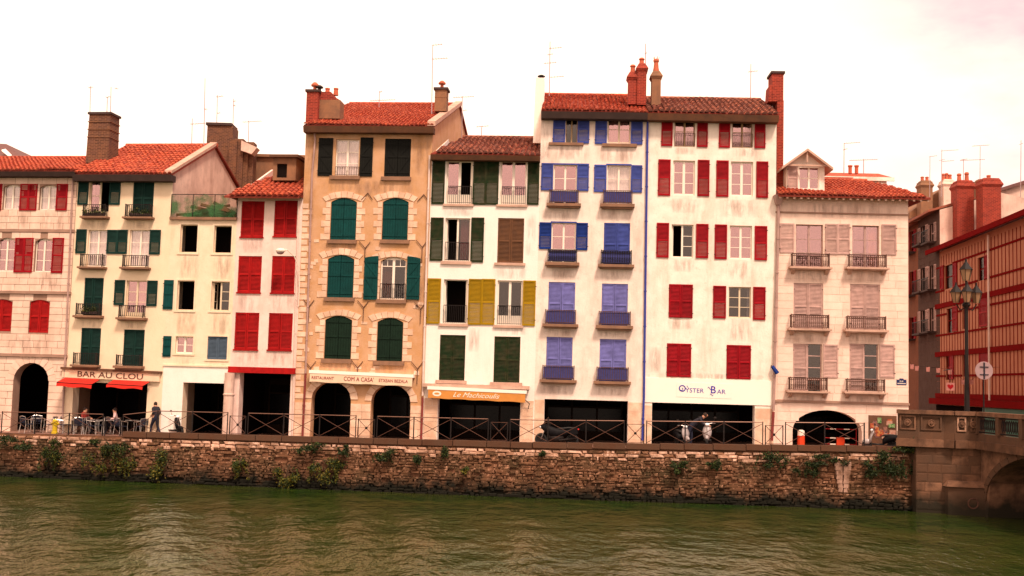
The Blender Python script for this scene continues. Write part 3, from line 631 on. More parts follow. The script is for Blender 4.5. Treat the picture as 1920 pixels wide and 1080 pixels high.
# ------------------------------------------------------------ the row of houses; facade polyline in plan
P = at(1008, 500, 55.4); Pc = Vector((P.x, P.y, 0))
def back_pt(Pright, u0, m):        # left corner of a facade ending at Pright
    d = ray(u0, 500); t_ = (Pright.y+m*Pright.x)/(d.y+m*d.x); return Vector((d.x*t_, d.y*t_, 0))
c6 = back_pt(Pc, 803, .07); c5 = back_pt(c6, 563, .09); c4 = back_pt(c5, 440, .11); c3 = back_pt(c4, 316, .13); c2 = back_pt(c3, 136, .14); c1 = back_pt(c2, -190, .14)
H1 = House('stone_house', 'pink stone house with red shutters and an arched passage at the left edge', c1, 136, .14, 321, 11, m_joint, ev_u=60)
H2 = House('bar_house', 'cream house with dark green shutters above the bar with red awnings', c2, 316, .14, 324, 10, m_cream)
H3 = House('terrace_house', 'low cream house with black open windows and a green netted roof terrace', c3, 440, .13, 412, 10, m_cream2)
H4 = House('narrow_house', 'narrow rosy house with closed scarlet shutters and a tile eave', c4, 563, .11, 363, 9, m_rose)
H5 = House('tan_house', 'tan plaster house with pale stone window surrounds and teal shutters', c5, 803, .09, 236, 20, m_tan)
H6 = House('white_house', 'white house with dark green, brown and yellow shutters', c6, 1008, .07, 290, 10, m_white)
H7 = House('blue_shuttered_house', 'warm white house with blue and lavender shutters and balconies', Pc, 1208, .05, 209, 11, m_white2)
H8 = House('crimson_shuttered_house', 'tall pale house with crimson shutters above the oyster bar', H7.P1, 1454, .04, 213, 11, m_white3)
H9 = House('corner_house', 'rosy stone corner house with pink shutters, dormer and low wide arch', H8.P1, 1703, .03, 367, 12, m_h9)

m_stn = bpy.data.materials.new('runoff_stain'); m_stn.use_nodes = True; t = m_stn.node_tree; b = t.nodes['Principled BSDF']; b.inputs['Base Color'].default_value = (.24,.14,.10,1); b.inputs['Roughness'].default_value = .95
K = t.links.new; mx = t.nodes.new('ShaderNodeMixShader'); tr = t.nodes.new('ShaderNodeBsdfTransparent'); tcx = t.nodes.new('ShaderNodeTexCoord'); sx = t.nodes.new('ShaderNodeSeparateXYZ'); K(tcx.outputs['Generated'], sx.inputs[0])
def mth(op, a, b_=None):
    n = t.nodes.new('ShaderNodeMath'); n.operation = op
    for i_, q_ in enumerate((a, b_)):
        if q_ is None: continue
        if isinstance(q_, (int, float)): n.inputs[i_].default_value = q_
        else: K(q_, n.inputs[i_])
    return n.outputs[0]
ex = mth('SUBTRACT', 1.0, mth('POWER', mth('ABSOLUTE', mth('MULTIPLY', mth('SUBTRACT', sx.outputs[0], .5), 2.0)), 3.0)); ez = mth('MULTIPLY', sx.outputs[2], mth('MULTIPLY', mth('SUBTRACT', 1.0, sx.outputs[2]), 4.0)); ez = mth('POWER', ez, .6)
ge = t.nodes.new('ShaderNodeNewGeometry'); mpn = t.nodes.new('ShaderNodeMapping'); mpn.inputs['Scale'].default_value = (4,4,.7); K(ge.outputs['Position'], mpn.inputs[0]); nn = t.nodes.new('ShaderNodeTexNoise'); nn.inputs['Scale'].default_value = 1; nn.inputs['Detail'].default_value = 8; nn.inputs['Roughness'].default_value = .7; K(mpn.outputs[0], nn.inputs[0])
mq = t.nodes.new('ShaderNodeMapRange'); mq.inputs[1].default_value = .42; mq.inputs[2].default_value = .72; mq.inputs[4].default_value = .5; K(nn.outputs[0], mq.inputs[0]); K(mth('MULTIPLY', mth('MULTIPLY', ex, ez), mq.outputs[0]), mx.inputs[0]); K(tr.outputs[0], mx.inputs[1]); K(b.outputs[0], mx.inputs[2]); K(mx.outputs[0], t.nodes['Material Output'].inputs[0])
m_stn2 = m_stn.copy(); m_stn2.name = 'damp_stain'
for n_ in m_stn2.node_tree.nodes:
    if n_.type == 'MAPPING': n_.inputs['Scale'].default_value = (.8,.8,.6)
    if n_.type == 'BSDF_PRINCIPLED': n_.inputs['Base Color'].default_value = (.22,.12,.08,1)
    if n_.type == 'SEPXYZ': sx_ = n_
for l in list(m_stn2.node_tree.links):
    if l.from_node == sx_ and l.from_socket.name == 'X': to = l.to_socket; m_stn2.node_tree.links.remove(l); m_stn2.node_tree.links.new(sx_.outputs[1], to)
def stain(H, x0, v0, x1, v1, y=-.004):
    q = H.rect(x0, v0, x1, v1); MB().poly([(q[0],y,q[1]),(q[2],y,q[1]),(q[2],y,q[3]),(q[0],y,q[3])]).build('runoff_stain', m_stn, H.root)
# ---- H1
h = H1
window(h, -26, 346, -2, 393, curtain=(m_curt,0,1), arch=.1, pm=m_glassc)
window(h, 6, 346, 38, 393, curtain=(m_curt,0,1), arch=.1, pm=m_glassc, rows=2); window(h, 74, 347, 106, 394, curtain=(m_curt,0,1), arch=.1, pm=m_glassc)
for a in ((-14,345,4,395,-1),(38,345,54,395,-1),(54,345,70,395,1),(106,345,127,395,-1)): opensh(h, *a[:4], m_red, a[4])
window(h, -5, 446, 27, 509, rows=3, arch=.1, pm=m_glass); window(h, 65, 447, 97, 510, rows=3, arch=.1, pm=m_glass)
for a in ((-30,446,-8,511,-1),(28,446,45,511,-1),(45,446,62,511,1),(98,446,119,512,-1)): opensh(h, *a[:4], m_red, a[4])
closed(h, -17, 561, 22, 621, m_red2, arch=.08); closed(h, 55, 562, 92, 624, m_red2, arch=.08)
r = h.rect(23, 680, 89, 830); h.op((r[0], -.3, r[2], r[3]), (r[2]-r[0])/2*.95, .6, 'ell'); ga = r
h.build_wall()
zg = h.loc(60, 667)[1]; zm = h.loc(60, 549)[1]; zt_ = h.loc(60, 433)[1]
for z_, u0 in ((zg, .12), (zm, .12), (zt_, .05)): MB().box(-.02, -u0, z_-.06, h.W+.03, .0, z_+.07).build('string_course', m_joint, h.root)
vis = h.loc(-12, 500)[0]
zbot = .15
for za, zb in ((zbot, zg-.07), (zg+.08, zm-.07), (zm+.08, zt_-.07), (zt_+.08, h.H-.35)): h.blocks(za, zb, m_pink, .36, (.45,.95), jt=.024, x0=vis, x1=h.W-.02)
h.body(h.loc(60, 300, 5)[1], 5.5, m_joint, gf_top=r[3]+.25, gf_depth=6, passw=2.4, pmat=m_pass)
h.roof(h.loc(60, 300, 5.5)[1], 5.5, fascia=.22, fmat=m_cornice_dk, sl=.0)
# voussoirs of the arch
def voussoirs(H, r, rise, n, w, mat=None, shape='ell', proud=.03, name='voussoir'):
    o = (r[0], r[1], r[2], r[3], rise, 0, shape); pts = H.arc(o, n); mat = mat or m_quoin; cx = (r[0]+r[2])/2; cz = (r[3]-rise) if shape == 'ell' else r[3]-rise*3.2-(r[2]-r[0])*.35
    for p, q in zip(pts, pts[1:]):
        def outp(a, k):
            d = Vector((a[0]-cx, a[1]-cz)).normalized(); return (a[0]+d.x*k, a[1]+d.y*k)
        k = w*R(.88,1.12); p2, q2 = outp(p, k), outp(q, k); e = .012
        p_, q_ = (p[0]+(q[0]-p[0])*.04, p[1]+(q[1]-p[1])*.04), (q[0]-(q[0]-p[0])*.04, q[1]-(q[1]-p[1])*.04); p3, q3 = (p2[0]+(q2[0]-p2[0])*.04, p2[1]+(q2[1]-p2[1])*.04), (q2[0]-(q2[0]-p2[0])*.04, q2[1]-(q2[1]-p2[1])*.04)
        MB().prism([p_, q_, q3, p3], -proud-R(0,.01), 0.0).build(name, mat, H.root)
voussoirs(h, (ga[0], 0, ga[2], ga[3]), (ga[2]-ga[0])/2*.95, 11, .42, m_pink)
pipe(h, [(139,335),(119,800)], m_pipe, .05, -.12)

# ---- H2
h = H2
window(h, 167, 336, 205, 407, fm=m_framec, rows=2, panel=.25, open_=2, curtain=(m_curt,0,.15)); opensh(h, 147,335,166,384, m_green, -1); opensh(h, 206,335,226,384, m_green, 1); balcony(h, (161,385,203,407), 412)
closed(h, 249, 334, 288, 408, m_green, ajar=.14); balcony(h, (240,385,287,408), 413)
for (a, b2) in ((164,201),(242,281)): window(h, a, 431, b2, 500, rows=3, curtain=(m_curt,0,1), pm=m_glassc)
for a in ((143,430,162,475,-1),(201,431,220,476,-1),(220,431,239,476,1),(281,431,301,477,1)): opensh(h, *a[:4], m_green, a[4])
balcony(h, (156,478,198,501), 506); balcony(h, (235,480,280,502), 507)
closed(h, 157, 521, 193, 592, m_green, ajar=.18); balcony(h, (148,570,192,592), 598)
window(h, 236, 526, 274, 595, fm=m_framec, rows=3, panel=.2, curtain=(m_curt,.5,1), pm=m_glass); opensh(h, 215,525,234,572, m_green, -1); opensh(h, 276,526,295,574, m_green, 1); balcony(h, (228,573,274,596), 602)
closed(h, 151, 615, 188, 684, m_green, ajar=.15); balcony(h, (143,662,186,684), 690)
closed(h, 231, 618, 270, 686, m_green, ajar=0); balcony(h, (223,666,268,686), 693)
r = h.rect(135, 718, 274, 830); gt = r[3]; h.op((r[0], -.3, r[2], gt), 0, .6)
h.build_wall(); h.body(h.loc(240, 277, 5)[1], 5, m_gable, gf_top=gt+.1, gf_depth=5.5, passw=2.2)
h.roof(h.loc(240, 277, 5)[1], 5, fascia=.3, fmat=m_cornice_dk, sl=0, sr=-.15)
MB().hexa([(h.W-.25,-.5,h.ze+.1),(h.W+.16,-.5,h.ze+.1),(h.W+.16,5,h.loc(240,277,5)[1]+.12),(h.W-.25,5,h.loc(240,277,5)[1]+.12),(h.W-.25,-.5,h.ze+.26),(h.W+.16,-.5,h.ze+.26),(h.W+.16,5,h.loc(240,277,5)[1]+.3),(h.W-.25,5,h.loc(240,277,5)[1]+.3)]).build('verge', m_paleSill, h.root)
h.chimney(163, 214, 205, 305, 1.6, m_brick_br, d=1.1, bands=3, taper=.04, cap=True)
flowers(h, 162, 395, 200, 406, 'green flower box on the top left balcony of the cream house'); flowers(h, 248, 393, 286, 407, 'full green flower box on the top right balcony of the cream house'); flowers(h, 158, 573, 186, 590, 'trailing green plant box on the third floor balcony above the bar sign')

# ---- H3
h = H3
rr_ = []
for a in ((338,421,370,474),(401,423,434,475)): rr_.append(window(h, *a, fm=m_framec, rows=1, pm=m_glassd, open_=1, sash=1, leaf=False, thick=.04))
rr_.append(window(h, 332, 526, 364, 582, fm=m_framec, rows=1, pm=m_glassd, open_=1, sash=1, leaf=False, thick=.04)); rr_.append(window(h, 396, 528, 430, 583, fm=m_framec, rows=3, pm=m_glassd, open_=1, thick=.045))
rr_.append(window(h, 329, 631, 362, 663, rows=2, pm=m_glass, thick=.06)); rr_.append(closed(h, 389, 631, 426, 674, m_bluegrey, mid=False))
for r in rr_: trim(h, r, m_cream2, .09)
opensh(h, 307,525,325,580, m_teal, -1, style='plank'); opensh(h, 306,630,321,669, m_teal, -1, style='plank')
MB().box(*[0,0,0,0,0,0]) 
r = h.rect(341, 718, 420, 830); gt = r[3]; h.op((r[0], -.3, r[2], gt), 0, .6)
h.build_wall(); h.body(0, 0, gf_top=gt+.1, gf_depth=6, passw=3.6, pmat=m_cream2, parapet=True)
z_ = h.loc(370, 686)[1]; MB().box(.0,-.07,z_-.04,h.W,0,z_+.04).build('string_course', m_cream2, h.root)
MB().box(-.02,-.16,h.H-.02,h.W+.02,6,h.H+.12).build('terrace_slab', m_sill, h.root)
# terrace with netting
zt = h.loc(380, 365)[1]; zb = h.H+.12; W_ = h.W
ter = h.root
mb = MB(); n = 26
for i in range(n):
    xa, xb = W_*i/n, W_*(i+1)/n; mb.poly([(xa,-.04+.03*math.sin(i*1.7),zb),(xb,-.04+.03*math.sin((i+1)*1.7),zb),(xb,-.03+.05*math.sin((i+1)*1.3),zt-.05*math.sin(i)),(xa,-.03+.05*math.sin(i*1.3),zt-.05*math.sin(i-1))])
net = bpy.data.materials.new('net'); net.use_nodes = True; t = net.node_tree; mx = t.nodes.new('ShaderNodeMixShader'); tr = t.nodes.new('ShaderNodeBsdfTransparent'); b = t.nodes['Principled BSDF']; b.inputs['Base Color'].default_value = (.015,.10,.02,1); b.inputs['Roughness'].default_value = .7
n_ = t.nodes.new('ShaderNodeTexNoise'); n_.inputs['Scale'].default_value = 1.6; n_.inputs['Detail'].default_value = 6; ge = t.nodes.new('ShaderNodeNewGeometry'); t.links.new(ge.outputs['Position'], n_.inputs[0]); mrr = t.nodes.new('ShaderNodeMapRange'); mrr.inputs[1].default_value = .42; mrr.inputs[2].default_value = .6; mrr.inputs[3].default_value = .12; mrr.inputs[4].default_value = .85; t.links.new(n_.outputs[0], mrr.inputs[0]); t.links.new(mrr.outputs[0], mx.inputs[0])
t.links.new(tr.outputs[0], mx.inputs[1]); t.links.new(b.outputs[0], mx.inputs[2]); t.links.new(mx.outputs[0], t.nodes['Material Output'].inputs[0])
mb.build('netting', net, ter)
mb = MB(); mb.tube((0,-.05,zt),(W_,-.05,zt),.02)
for f_ in (0,.33,.66,1): mb.tube((W_*f_,-.05,zb),(W_*f_,-.05,zt),.02)
mb.build('terrace_rail', m_iron, ter)
dbr = T(empty('debris_pile', wpos(h, W_/2, .9, zb)), 'heap of boards and rubbish behind the green netting on the roof terrace', 'debris'); dbr.rotation_euler.z = h.root.rotation_euler.z
for i in range(7):
    a_ = R(-.5,.5); x_ = R(-1.2,1.2); q = MB(); L2 = R(.5,1.0); q.box(-L2,-.04,-.07,L2,.04,.07); q.build('board', m_brownsh, dbr, loc=(x_, R(-.4,.3), .25+R(0,.4)), rot=(R(-.3,.3), a_, R(-.4,.4)))
q = MB(); q.rings([[(.0+ rr*math.cos(t_)*1.5, rr*math.sin(t_)*.7, z_) for t_ in [i*.7 for i in range(9)]] for rr, z_ in ((1.0,0),(.8,.3),(.35,.55))]); q.build('heap', m_olive, dbr)
# lean-to tile strip at the terrace's back right
MB().hexa([(W_*.45,2.4,zb),(W_,2.4,zb),(W_,6,zb+.9),(W_*.45,6,zb),(W_*.45,2.4,zb+.1),(W_,2.4,zt-.1),(W_,6,zt+.95),(W_*.45,6,zb+.3)]).build('lean_to_roof', m_tile_old, h.root)

# ---- H4
h = H4
for a, aj in (((452,377,495,444),0),((514,376,557,443),.12),((446,480,490,548),0),((509,480,553,549),0),((440,586,485,655),.06),((503,587,548,656),.14)):
    r = closed(h, *a, m_red2, ajar=aj); MB().box(r[0]-.03,-.07,r[1]-.07,r[2]+.03,.03,r[1]).build('sill', m_red2, h.root)
r = h.rect(447, 700, 543, 830); gt = r[3]; h.op((r[0], -.3, r[2], gt), 0, .6)
h.build_wall(); h.body(h.loc(500, 318, 5)[1], 5, gf_top=gt+.08, gf_depth=5, passw=1.6)
h.roof(h.loc(505, 312, 5)[1], 5, over=.75, sl=-.45, sr=.0, fascia=0, pitch_tile=.27, ridge_x=(1.6, h.W))
MB().box(-.02,-.2,gt-.0,h.W+.0,.0,gt+.3).build('beam', m_red2, h.root)
q = MB().lathe((.12,-.28,-.3), [(.3,0),(.3,.5),(.25,.6),(.25,gt-1.2+.3),(.29,gt-1.1+.3),(.25,gt-1.05+.3),(.25,gt-.02+.3)], 14); q.build('round_column', m_gable, h.root, smooth=False)
pipe(h, [(561,372),(549,818)], m_pipewh, .035, -.08)
# dormer
a, zb, b2, zt = h.rect(512, 296, 555, 338, 1.2)
mb = MB(); o_ = h.rect(519, 307, 538, 333, 1.2); mb.box(a,1.2,zb,o_[0],1.35,zt); mb.box(o_[2],1.2,zb,b2,1.35,zt); mb.box(o_[0],1.2,zb,o_[2],1.35,o_[1]); mb.box(o_[0],1.2,o_[3],o_[2],1.35,zt); mb.box(a,1.35,zb,a+.1,3.2,zt); mb.box(b2-.1,1.35,zb,b2,3.2,zt)
dm = mb.build('dormer', m_chtan, h.root); MB().box(o_[0],1.3,o_[1],o_[2],1.34,o_[3]).build('pane', m_dark, dm)
MB().hexa([(a-.15,.95,zt),(b2+.15,.95,zt),(b2+.15,3.6,zt+.1),(a-.15,3.6,zt+.1),(a-.15,.95,zt+.14),(b2+.15,.95,zt+.14),(b2+.15,3.6,zt+.25),(a-.15,3.6,zt+.25)]).build('dormer_roof', m_cornice, dm)

# ---- H5
h = H5
def quoins(h, r, arch_h, top=True, n=6, seed=0):
    a, z0, b2, z1 = r; random.seed(seed); dz = (z1-z0+.02-arch_h)/n
    for sgn, x_ in ((-1, a), (1, b2)):
        for i in range(n):
            w = (.42 if i % 2 == 0 else .24)*R(.9,1.15); zc = z0+dz*(i+.5)
            link('quoin', random.choice(CUBES[m_quoin.name]), h.root, (x_+sgn*(w/2+.012), -.014, zc), (0,R(-.02,.02),0), (w, .03, dz-.03))
    if top: voussoirs(h, (a-.28, z0, b2+.28, z1+.02+arch_h*.0), arch_h*1.0, 7, .30, m_quoin, 'seg', .03)
r = window(h, 629, 261, 673, 330, rows=3, curtain=(m_curt,0,1), pm=m_glassc, thick=.06); opensh(h, 597,259,624,330, m_black, -1, style='plankz'); opensh(h, 675,258,699,331, m_black, 1, style='plankz')
h.sill(h.rect(619,330,675,337)); q = h.rect(629,313,673,329); mb = MB()
for z_ in (q[1]+.03, q[3]): mb.box(q[0],-.03,z_-.012,q[2],-.01,z_+.012)
for i in range(11): x_ = q[0]+(q[2]-q[0])*i/10; mb.box(x_-.009,-.028,q[1],x_+.009,-.012,q[3])
mb.build('window_guard', m_irust, h.root)
closed(h, 721, 260, 770, 331, m_black, style='plankz'); h.sill(h.rect(715,332,771,339))
AR = .10
specs = [((620,371,668,450), m_teal, 0, (614,450,669,457)), ((717,371,765,450), m_teal, 0, (713,450,768,457)), ((614,478,663,558), m_teal, .05, (608,558,665,565)), ((609,592,659,673), m_bottle, 0, (603,673,660,681)), ((707,596,755,677), m_bottle, 0, (700,677,758,685))]
for i, (a, mt, aj, sl_) in enumerate(specs):
    r = closed(h, *a, mt, style='plank', arch=AR, ajar=aj); h.sill(h.rect(*sl_), m_sill); quoins(h, (r[0]-.01, r[1], r[2]+.01, r[3]), (r[3]-r[1])*AR+.0, seed=i)
r = window(h, 713, 482, 761, 562, rows=1, arch=AR, pm=m_glassd, curtain=(m_curto,.05,.5), thick=.07); quoins(h, r, (r[3]-r[1])*AR, seed=9)
MB().box(r[0]+.05,.11,r[3]-.48,r[2]-.05,.16,r[3]-.44).build('transom', m_frame, h.root)
mb = MB()
for f_ in (.25,.75): mb.box(r[0]+(r[2]-r[0])*f_-.015,.112,r[3]-.44,r[0]+(r[2]-r[0])*f_+.015,.158,r[3]-.06)
mb.build('glazing_bar', m_frame, h.root)
opensh(h, 683,480,709,562, m_teal, -1, style='plankz', arch=.1, y=-.1); opensh(h, 763,481,788,562, m_teal, 1, style='plankz', arch=.1, y=-.1)
h.sill(h.rect(706,562,762,569)); q = h.rect(713,532,760,561); mb = MB(); mb.box(q[0],-.06,q[3]-.03,q[2],-.03,q[3]); mb.box(q[0],-.055,q[1]+.05,q[2],-.035,q[1]+.07)
for i in range(13): x_ = q[0]+(q[2]-q[0])*i/12; mb.box(x_-.011,-.056,q[1],x_+.011,-.034,q[3])
mb.build('window_guard', m_iron, h.root)
ra = h.rect(583, 716, 657, 835); rb = h.rect(695, 721, 769, 835)
for r in (ra, rb): h.op((r[0], -.3, r[2], r[3]), (r[2]-r[0])/2*.85, .6, 'ell')
gt = max(ra[3], rb[3])
h.build_wall(); rz = h.loc(740, 199, 9)[1]
h.body(rz, 9, m_tan, gf_top=gt+.1, gf_depth=5, passw=1.2)
h.roof(rz, 9, over=.45, sl=0, sr=-.12, fascia=.28, pitch_tile=.2)
MB().hexa([(h.W-.2,-.5,h.ze+.08),(h.W+.2,-.5,h.ze+.08),(h.W+.2,9,rz+.1),(h.W-.2,9,rz+.1),(h.W-.2,-.5,h.ze+.32),(h.W+.2,-.5,h.ze+.32),(h.W+.2,9,rz+.32),(h.W-.2,9,rz+.32)]).build('verge', m_paleSill, h.root)
for r in (ra, rb):
    rise = (r[2]-r[0])/2*.85; voussoirs(h, (r[0], 0, r[2], r[3]), rise, 9, .34, m_quoin)
sk = [(r[0]-.02, 0, r[2]+.02, r[3]) for r in (ra, rb)]
zs = ra[3]-1.05
h.blocks(.12, zs, m_quoin, .36, (.35,.6), proud=.03, x0=.02, x1=h.W-.02)
random.seed(3)
for i in range(34):    # quoins up the left corner
    z_ = zs+.3+i*.31
    if z_ > h.H-1.2-2.8: break
    w = .3 if i % 2 else .5; link('quoin', random.choice(CUBES[m_quoin.name]), h.root, (w/2, -.012, z_), None, (w*R(.8,1.1), .028, .24))
for z_, x_ in [(R(2.9,10.5), R(.3,h.W-.25)) for _ in range(90)]:
    w, hh = R(.16,.34), R(.12,.2)
    if any(o[0]-.3-w < x_ < o[2]+.3+w and o[1]-.3 < z_ < o[3]+.4 for o in h.ops): continue
    link('rubble_block', random.choice(CUBES[m_quoin.name]), h.root, (x_, -.01, z_), (0,R(-.1,.1),0), (w, .02, hh))
for u, v, inv in ((690,362,1),(795,365,1),(685,466,0),(792,464,0),(682,577,0),(789,580,0),(671,690,0),(783,692,0),(583,690,0),(580,575,0)):
    s_, z_ = h.loc(u, v); mb = MB(); k = .36; sg = -1 if inv else 1
    mb.tube((s_,-.05,z_),(s_-k*.9,-.05,z_+sg*k),.022,.016,5); mb.tube((s_,-.05,z_),(s_+k*.7,-.05,z_+sg*k*.95),.022,.016,5)
    if not inv: mb.tube((s_,-.052,z_+.02),(s_,-.052,z_-.75),.022,.016,5)
    mb.build('wall_tie', m_irust, h.root)
pipe(h, [(589,240),(592,262),(586,330),(574,700)], m_pipe, .05); pipe(h, [(574,700),(568,822)], m_pipered, .055)
h.chimney(574, 172, 596, 232, .3, m_brick, d=1.0, pots=((.45,.5,'cowl'),(.85,.35,'cowl')), cap=True)
c_ = h.chimney(597, 187, 637, 222, .6, m_chtan, d=.9, cap=False)
a, zb, b2, zt = h.rect(597, 172, 637, 187, .6); q = MB(); q.rings([[(a,.6,zb),(b2,.6,zb),(b2-.25,.6,zb+.15),(a+.65,.6,zt),(a,.6,zt)],[(a,1.5,zb),(b2,1.5,zb),(b2-.25,1.5,zb+.15),(a+.65,1.5,zt),(a,1.5,zt)]]); q.build('stack_shoulder', m_brick, c_)
for x_ in (a+.35, a+.8): MB().lathe((x_, 1.05, zt-.08), [(.14,0),(.11,.3),(.13,.32),(.13,.38)], 10).build('pot', m_pot, c_)
h.chimney(815, 168, 837, 208, 3.2, m_chtan, d=.7, pots=((.5,.45,'cowl'),), cap=True, bands=1)

# ---- H6
h = H6
RS = []
def w6(a, **k): RS.append(window(h, *a, **k)); return RS[-1]
def guard(h, x0, v0, x1, v1, mat=None, y=-.04, n=12):
    q = h.rect(x0, v0, x1, v1); mb = MB(); mb.box(q[0],y-.015,q[3]-.03,q[2],y+.015,q[3]); mb.box(q[0],y-.012,q[1]+.04,q[2],y+.012,q[1]+.06)
    for i in range(n+1): x_ = q[0]+(q[2]-q[0])*i/n; mb.box(x_-.01,y-.01,q[1],x_+.01,y+.01,q[3])
    return mb.build('window_guard', mat or m_iron, h.root)
w6((837,301,886,383), rows=1, panel=.42, open_=2, thick=.07); w6((938,301,987,384), rows=1, panel=.42, thick=.07); guard(h, 840,349,884,382); guard(h, 941,350,985,383)
for a in ((810,299,834,383,-1,m_olive),(887,300,911,384,-1,m_olive),(911,300,935,384,1,m_olive),(989,301,1011,384,1,m_olive)): opensh(h, *a[:4], a[5], a[4])
w6((834,409,881,490), rows=1, pm=m_glassd, open_=1, thick=.05, curtain=(m_curtr,.6,1)); guard(h, 835,454,879,489)
opensh(h, 807,408,831,489, m_olive, -1); opensh(h, 883,408,907,492, m_olive, 1)
closed(h, 933,409,982,493, m_brownsh, lbl='weathered brown shutter')
w6((831,524,876,607), rows=1, open_=3, thick=.05, sash=1); guard(h, 832,572,874,606); w6((932,526,979,610), rows=1, panel=.4, pm=m_glassd, thick=.07); guard(h, 933,573,977,609)
for a in ((801,522,826,607,-1),(878,523,903,609,-1),(903,523,928,609,1),(980,526,1004,611,1)): opensh(h, *a[:4], m_yellow, a[4])['label'] = 'yellow shutter'
closed(h, 824,628,872,713, m_olive); closed(h, 926,631,975,717, m_olive)
for a in ((831,383,888,387),(931,384,989,388),(827,490,884,496),(927,493,985,498),(823,607,878,612),(925,610,981,615),(817,713,875,719),(919,717,979,723)): h.sill(h.rect(*a), m_paleSill, .1)
r = h.rect(820, 745, 975, 835); gt = r[3]; h.op((r[0], -.3, r[2], gt), 0, .6)
h.build_wall(); rz = h.loc(910, 262, 5.3)[1]; h.body(rz, 5.3, gf_top=gt+.08, gf_depth=5, passw=.6)
h.roof(rz, 5.3, tile=m_tile_old, over=.4, sl=.0, sr=.0, fascia=.22, pitch_tile=.25, ridge_x=(.9, h.W))
h.blocks(.12, gt-.1, m_quoin, .4, (.4,.7), proud=.02, x0=.02, x1=h.W-.02)
z_ = h.loc(900, 726)[1]; MB().box(-.05,-.3,z_-.05,h.W-.25,.0,z_+.12).build('ledge', m_paleSill, h.root)
pipe(h, [(806,292),(793,742)], m_pipewh, .05); pipe(h, [(793,745),(790,826)], m_pipered, .055)

# ---- H7
h = H7
window(h, 1061,214,1083,268, fm=m_wood, pm=m_glassd, rows=1, thick=.04); opensh(h, 1037,214,1060,268, m_blue, -1); opensh(h, 1083,216,1105,269, m_blue, 1); h.sill(h.rect(1029,268,1094,273), m_sill)
window(h, 1140,217,1182,268, fm=m_framec, rows=2, curtain=(m_curt,.1,.9)); opensh(h, 1116,217,1138,270, m_blue, -1); opensh(h, 1183,217,1205,271, m_blue, 1); h.sill(h.rect(1129,270,1194,276), m_sill)
window(h, 1038,309,1081,383, rows=3); opensh(h, 1015,306,1037,357, m_blue, -1); opensh(h, 1082,307,1104,358, m_blue, 1)
window(h, 1138,310,1182,384, rows=3, curtain=(m_curt,0,1), pm=m_glassc); opensh(h, 1114,309,1137,360, m_blue, -1); opensh(h, 1183,310,1204,361, m_blue, 1)
window(h, 1034,418,1079,493, rows=3); opensh(h, 1011,417,1034,467, m_blue2, -1)['label'] = 'deep blue shutter'; opensh(h, 1080,418,1102,469, m_blue2, 1)['label'] = 'deep blue shutter'
closed(h, 1132,418,1181,497, m_blue, ajar=.08)
for a in ((1028,529,1078,608),(1128,532,1177,611),(1024,632,1073,712),(1124,636,1174,715)): closed(h, *a, m_lav)
for a, s_, o_ in (((1030,358,1085,383),391,0),((1130,359,1185,384),393,0),((1027,469,1082,493),502,1),((1126,471,1184,497),505,1),((1022,582,1080,608),616,0),((1122,585,1182,611),620,0),((1017,686,1077,712),720,0),((1118,689,1178,715),723,0)):
    balcony(h, a, s_, mat=m_irust if not o_ else m_iron, style='orn' if o_ else 'bars', panel=m_panel_b, smat=m_sill)
for a in ((1038,309,1081,358),(1138,310,1182,359),(1034,418,1079,468)):
    q = h.rect(*a); MB().box(q[0]-.05,-.03,q[3],q[2]+.05,.0,q[3]+.07).build('lintel', m_blue, h.root)
r = h.rect(1020, 750, 1177, 835); gt = r[3]; h.op((r[0], -.3, r[2], gt), 0, .6)
h.build_wall(); rz = h.loc(1110, 183, 5.5)[1]; h.body(rz, 5.5, gf_top=gt+.08, gf_depth=5, passw=.6)
h.roof(rz, 5.5, over=.5, sl=0, sr=.0, fascia=.3, fmat=m_cornice_dk, pitch_tile=.2)
h.blocks(.12, gt-.05, m_quoin, .42, (.4,.7), proud=.012, x0=.02, x1=h.W-.02)
h.chimney(1001, 145, 1021, 268, 1.8, m_white, d=.9, taper=.06, pots=((.6,.25,'cowl'),), cap=False)
h.chimney(1178, 138, 1195, 195, 1.0, m_brick, d=.6, cap='corbel', pots=((.5,.42,'pot'),)); h.chimney(1195, 122, 1212, 196, .9, m_brick, d=.9, cap='corbel', pots=((.5,.38,'pot'),))
# ---- H8
h = H8
window(h, 1265,218,1303,275, fm=m_wood, pm=m_glass, rows=2, panel=.0); window(h, 1373,219,1411,277, fm=m_wood, pm=m_glass, rows=2)
for a in ((1265,250,1303,274),(1373,251,1411,276)):
    q = h.rect(*a); mb = MB(); n = 9
    mb.box(q[0],-.05,q[3]-.025,q[2],-.02,q[3])
    for i in range(n+1): x_ = q[0]+(q[2]-q[0])*i/n; mb.box(x_-.008,-.045,q[1],x_+.008,-.025,q[3])
    for i in range(n):
        xc = q[0]+(q[2]-q[0])*(i+.5)/n
        for zc in (q[1]+.08,q[1]+.2): mb.path([(xc+.04*math.cos(t2), -.035, zc+.045*math.sin(t2)) for t2 in [2*math.pi*j/7 for j in range(8)]], .008, 4)
    mb.build('window_guard', m_irust, h.root)
window(h, 1262,301,1303,366, rows=3, thick=.07); window(h, 1370,303,1412,368, rows=3, thick=.07)
window(h, 1259,421,1300,483, rows=3, thick=.05, pm=m_glassd, open_=1); window(h, 1368,423,1410,486, rows=3, thick=.06); window(h, 1366,538,1408,596, rows=3, thick=.045, fm=m_framec, pm=m_glassd, curtain=(m_curt,.85,1))
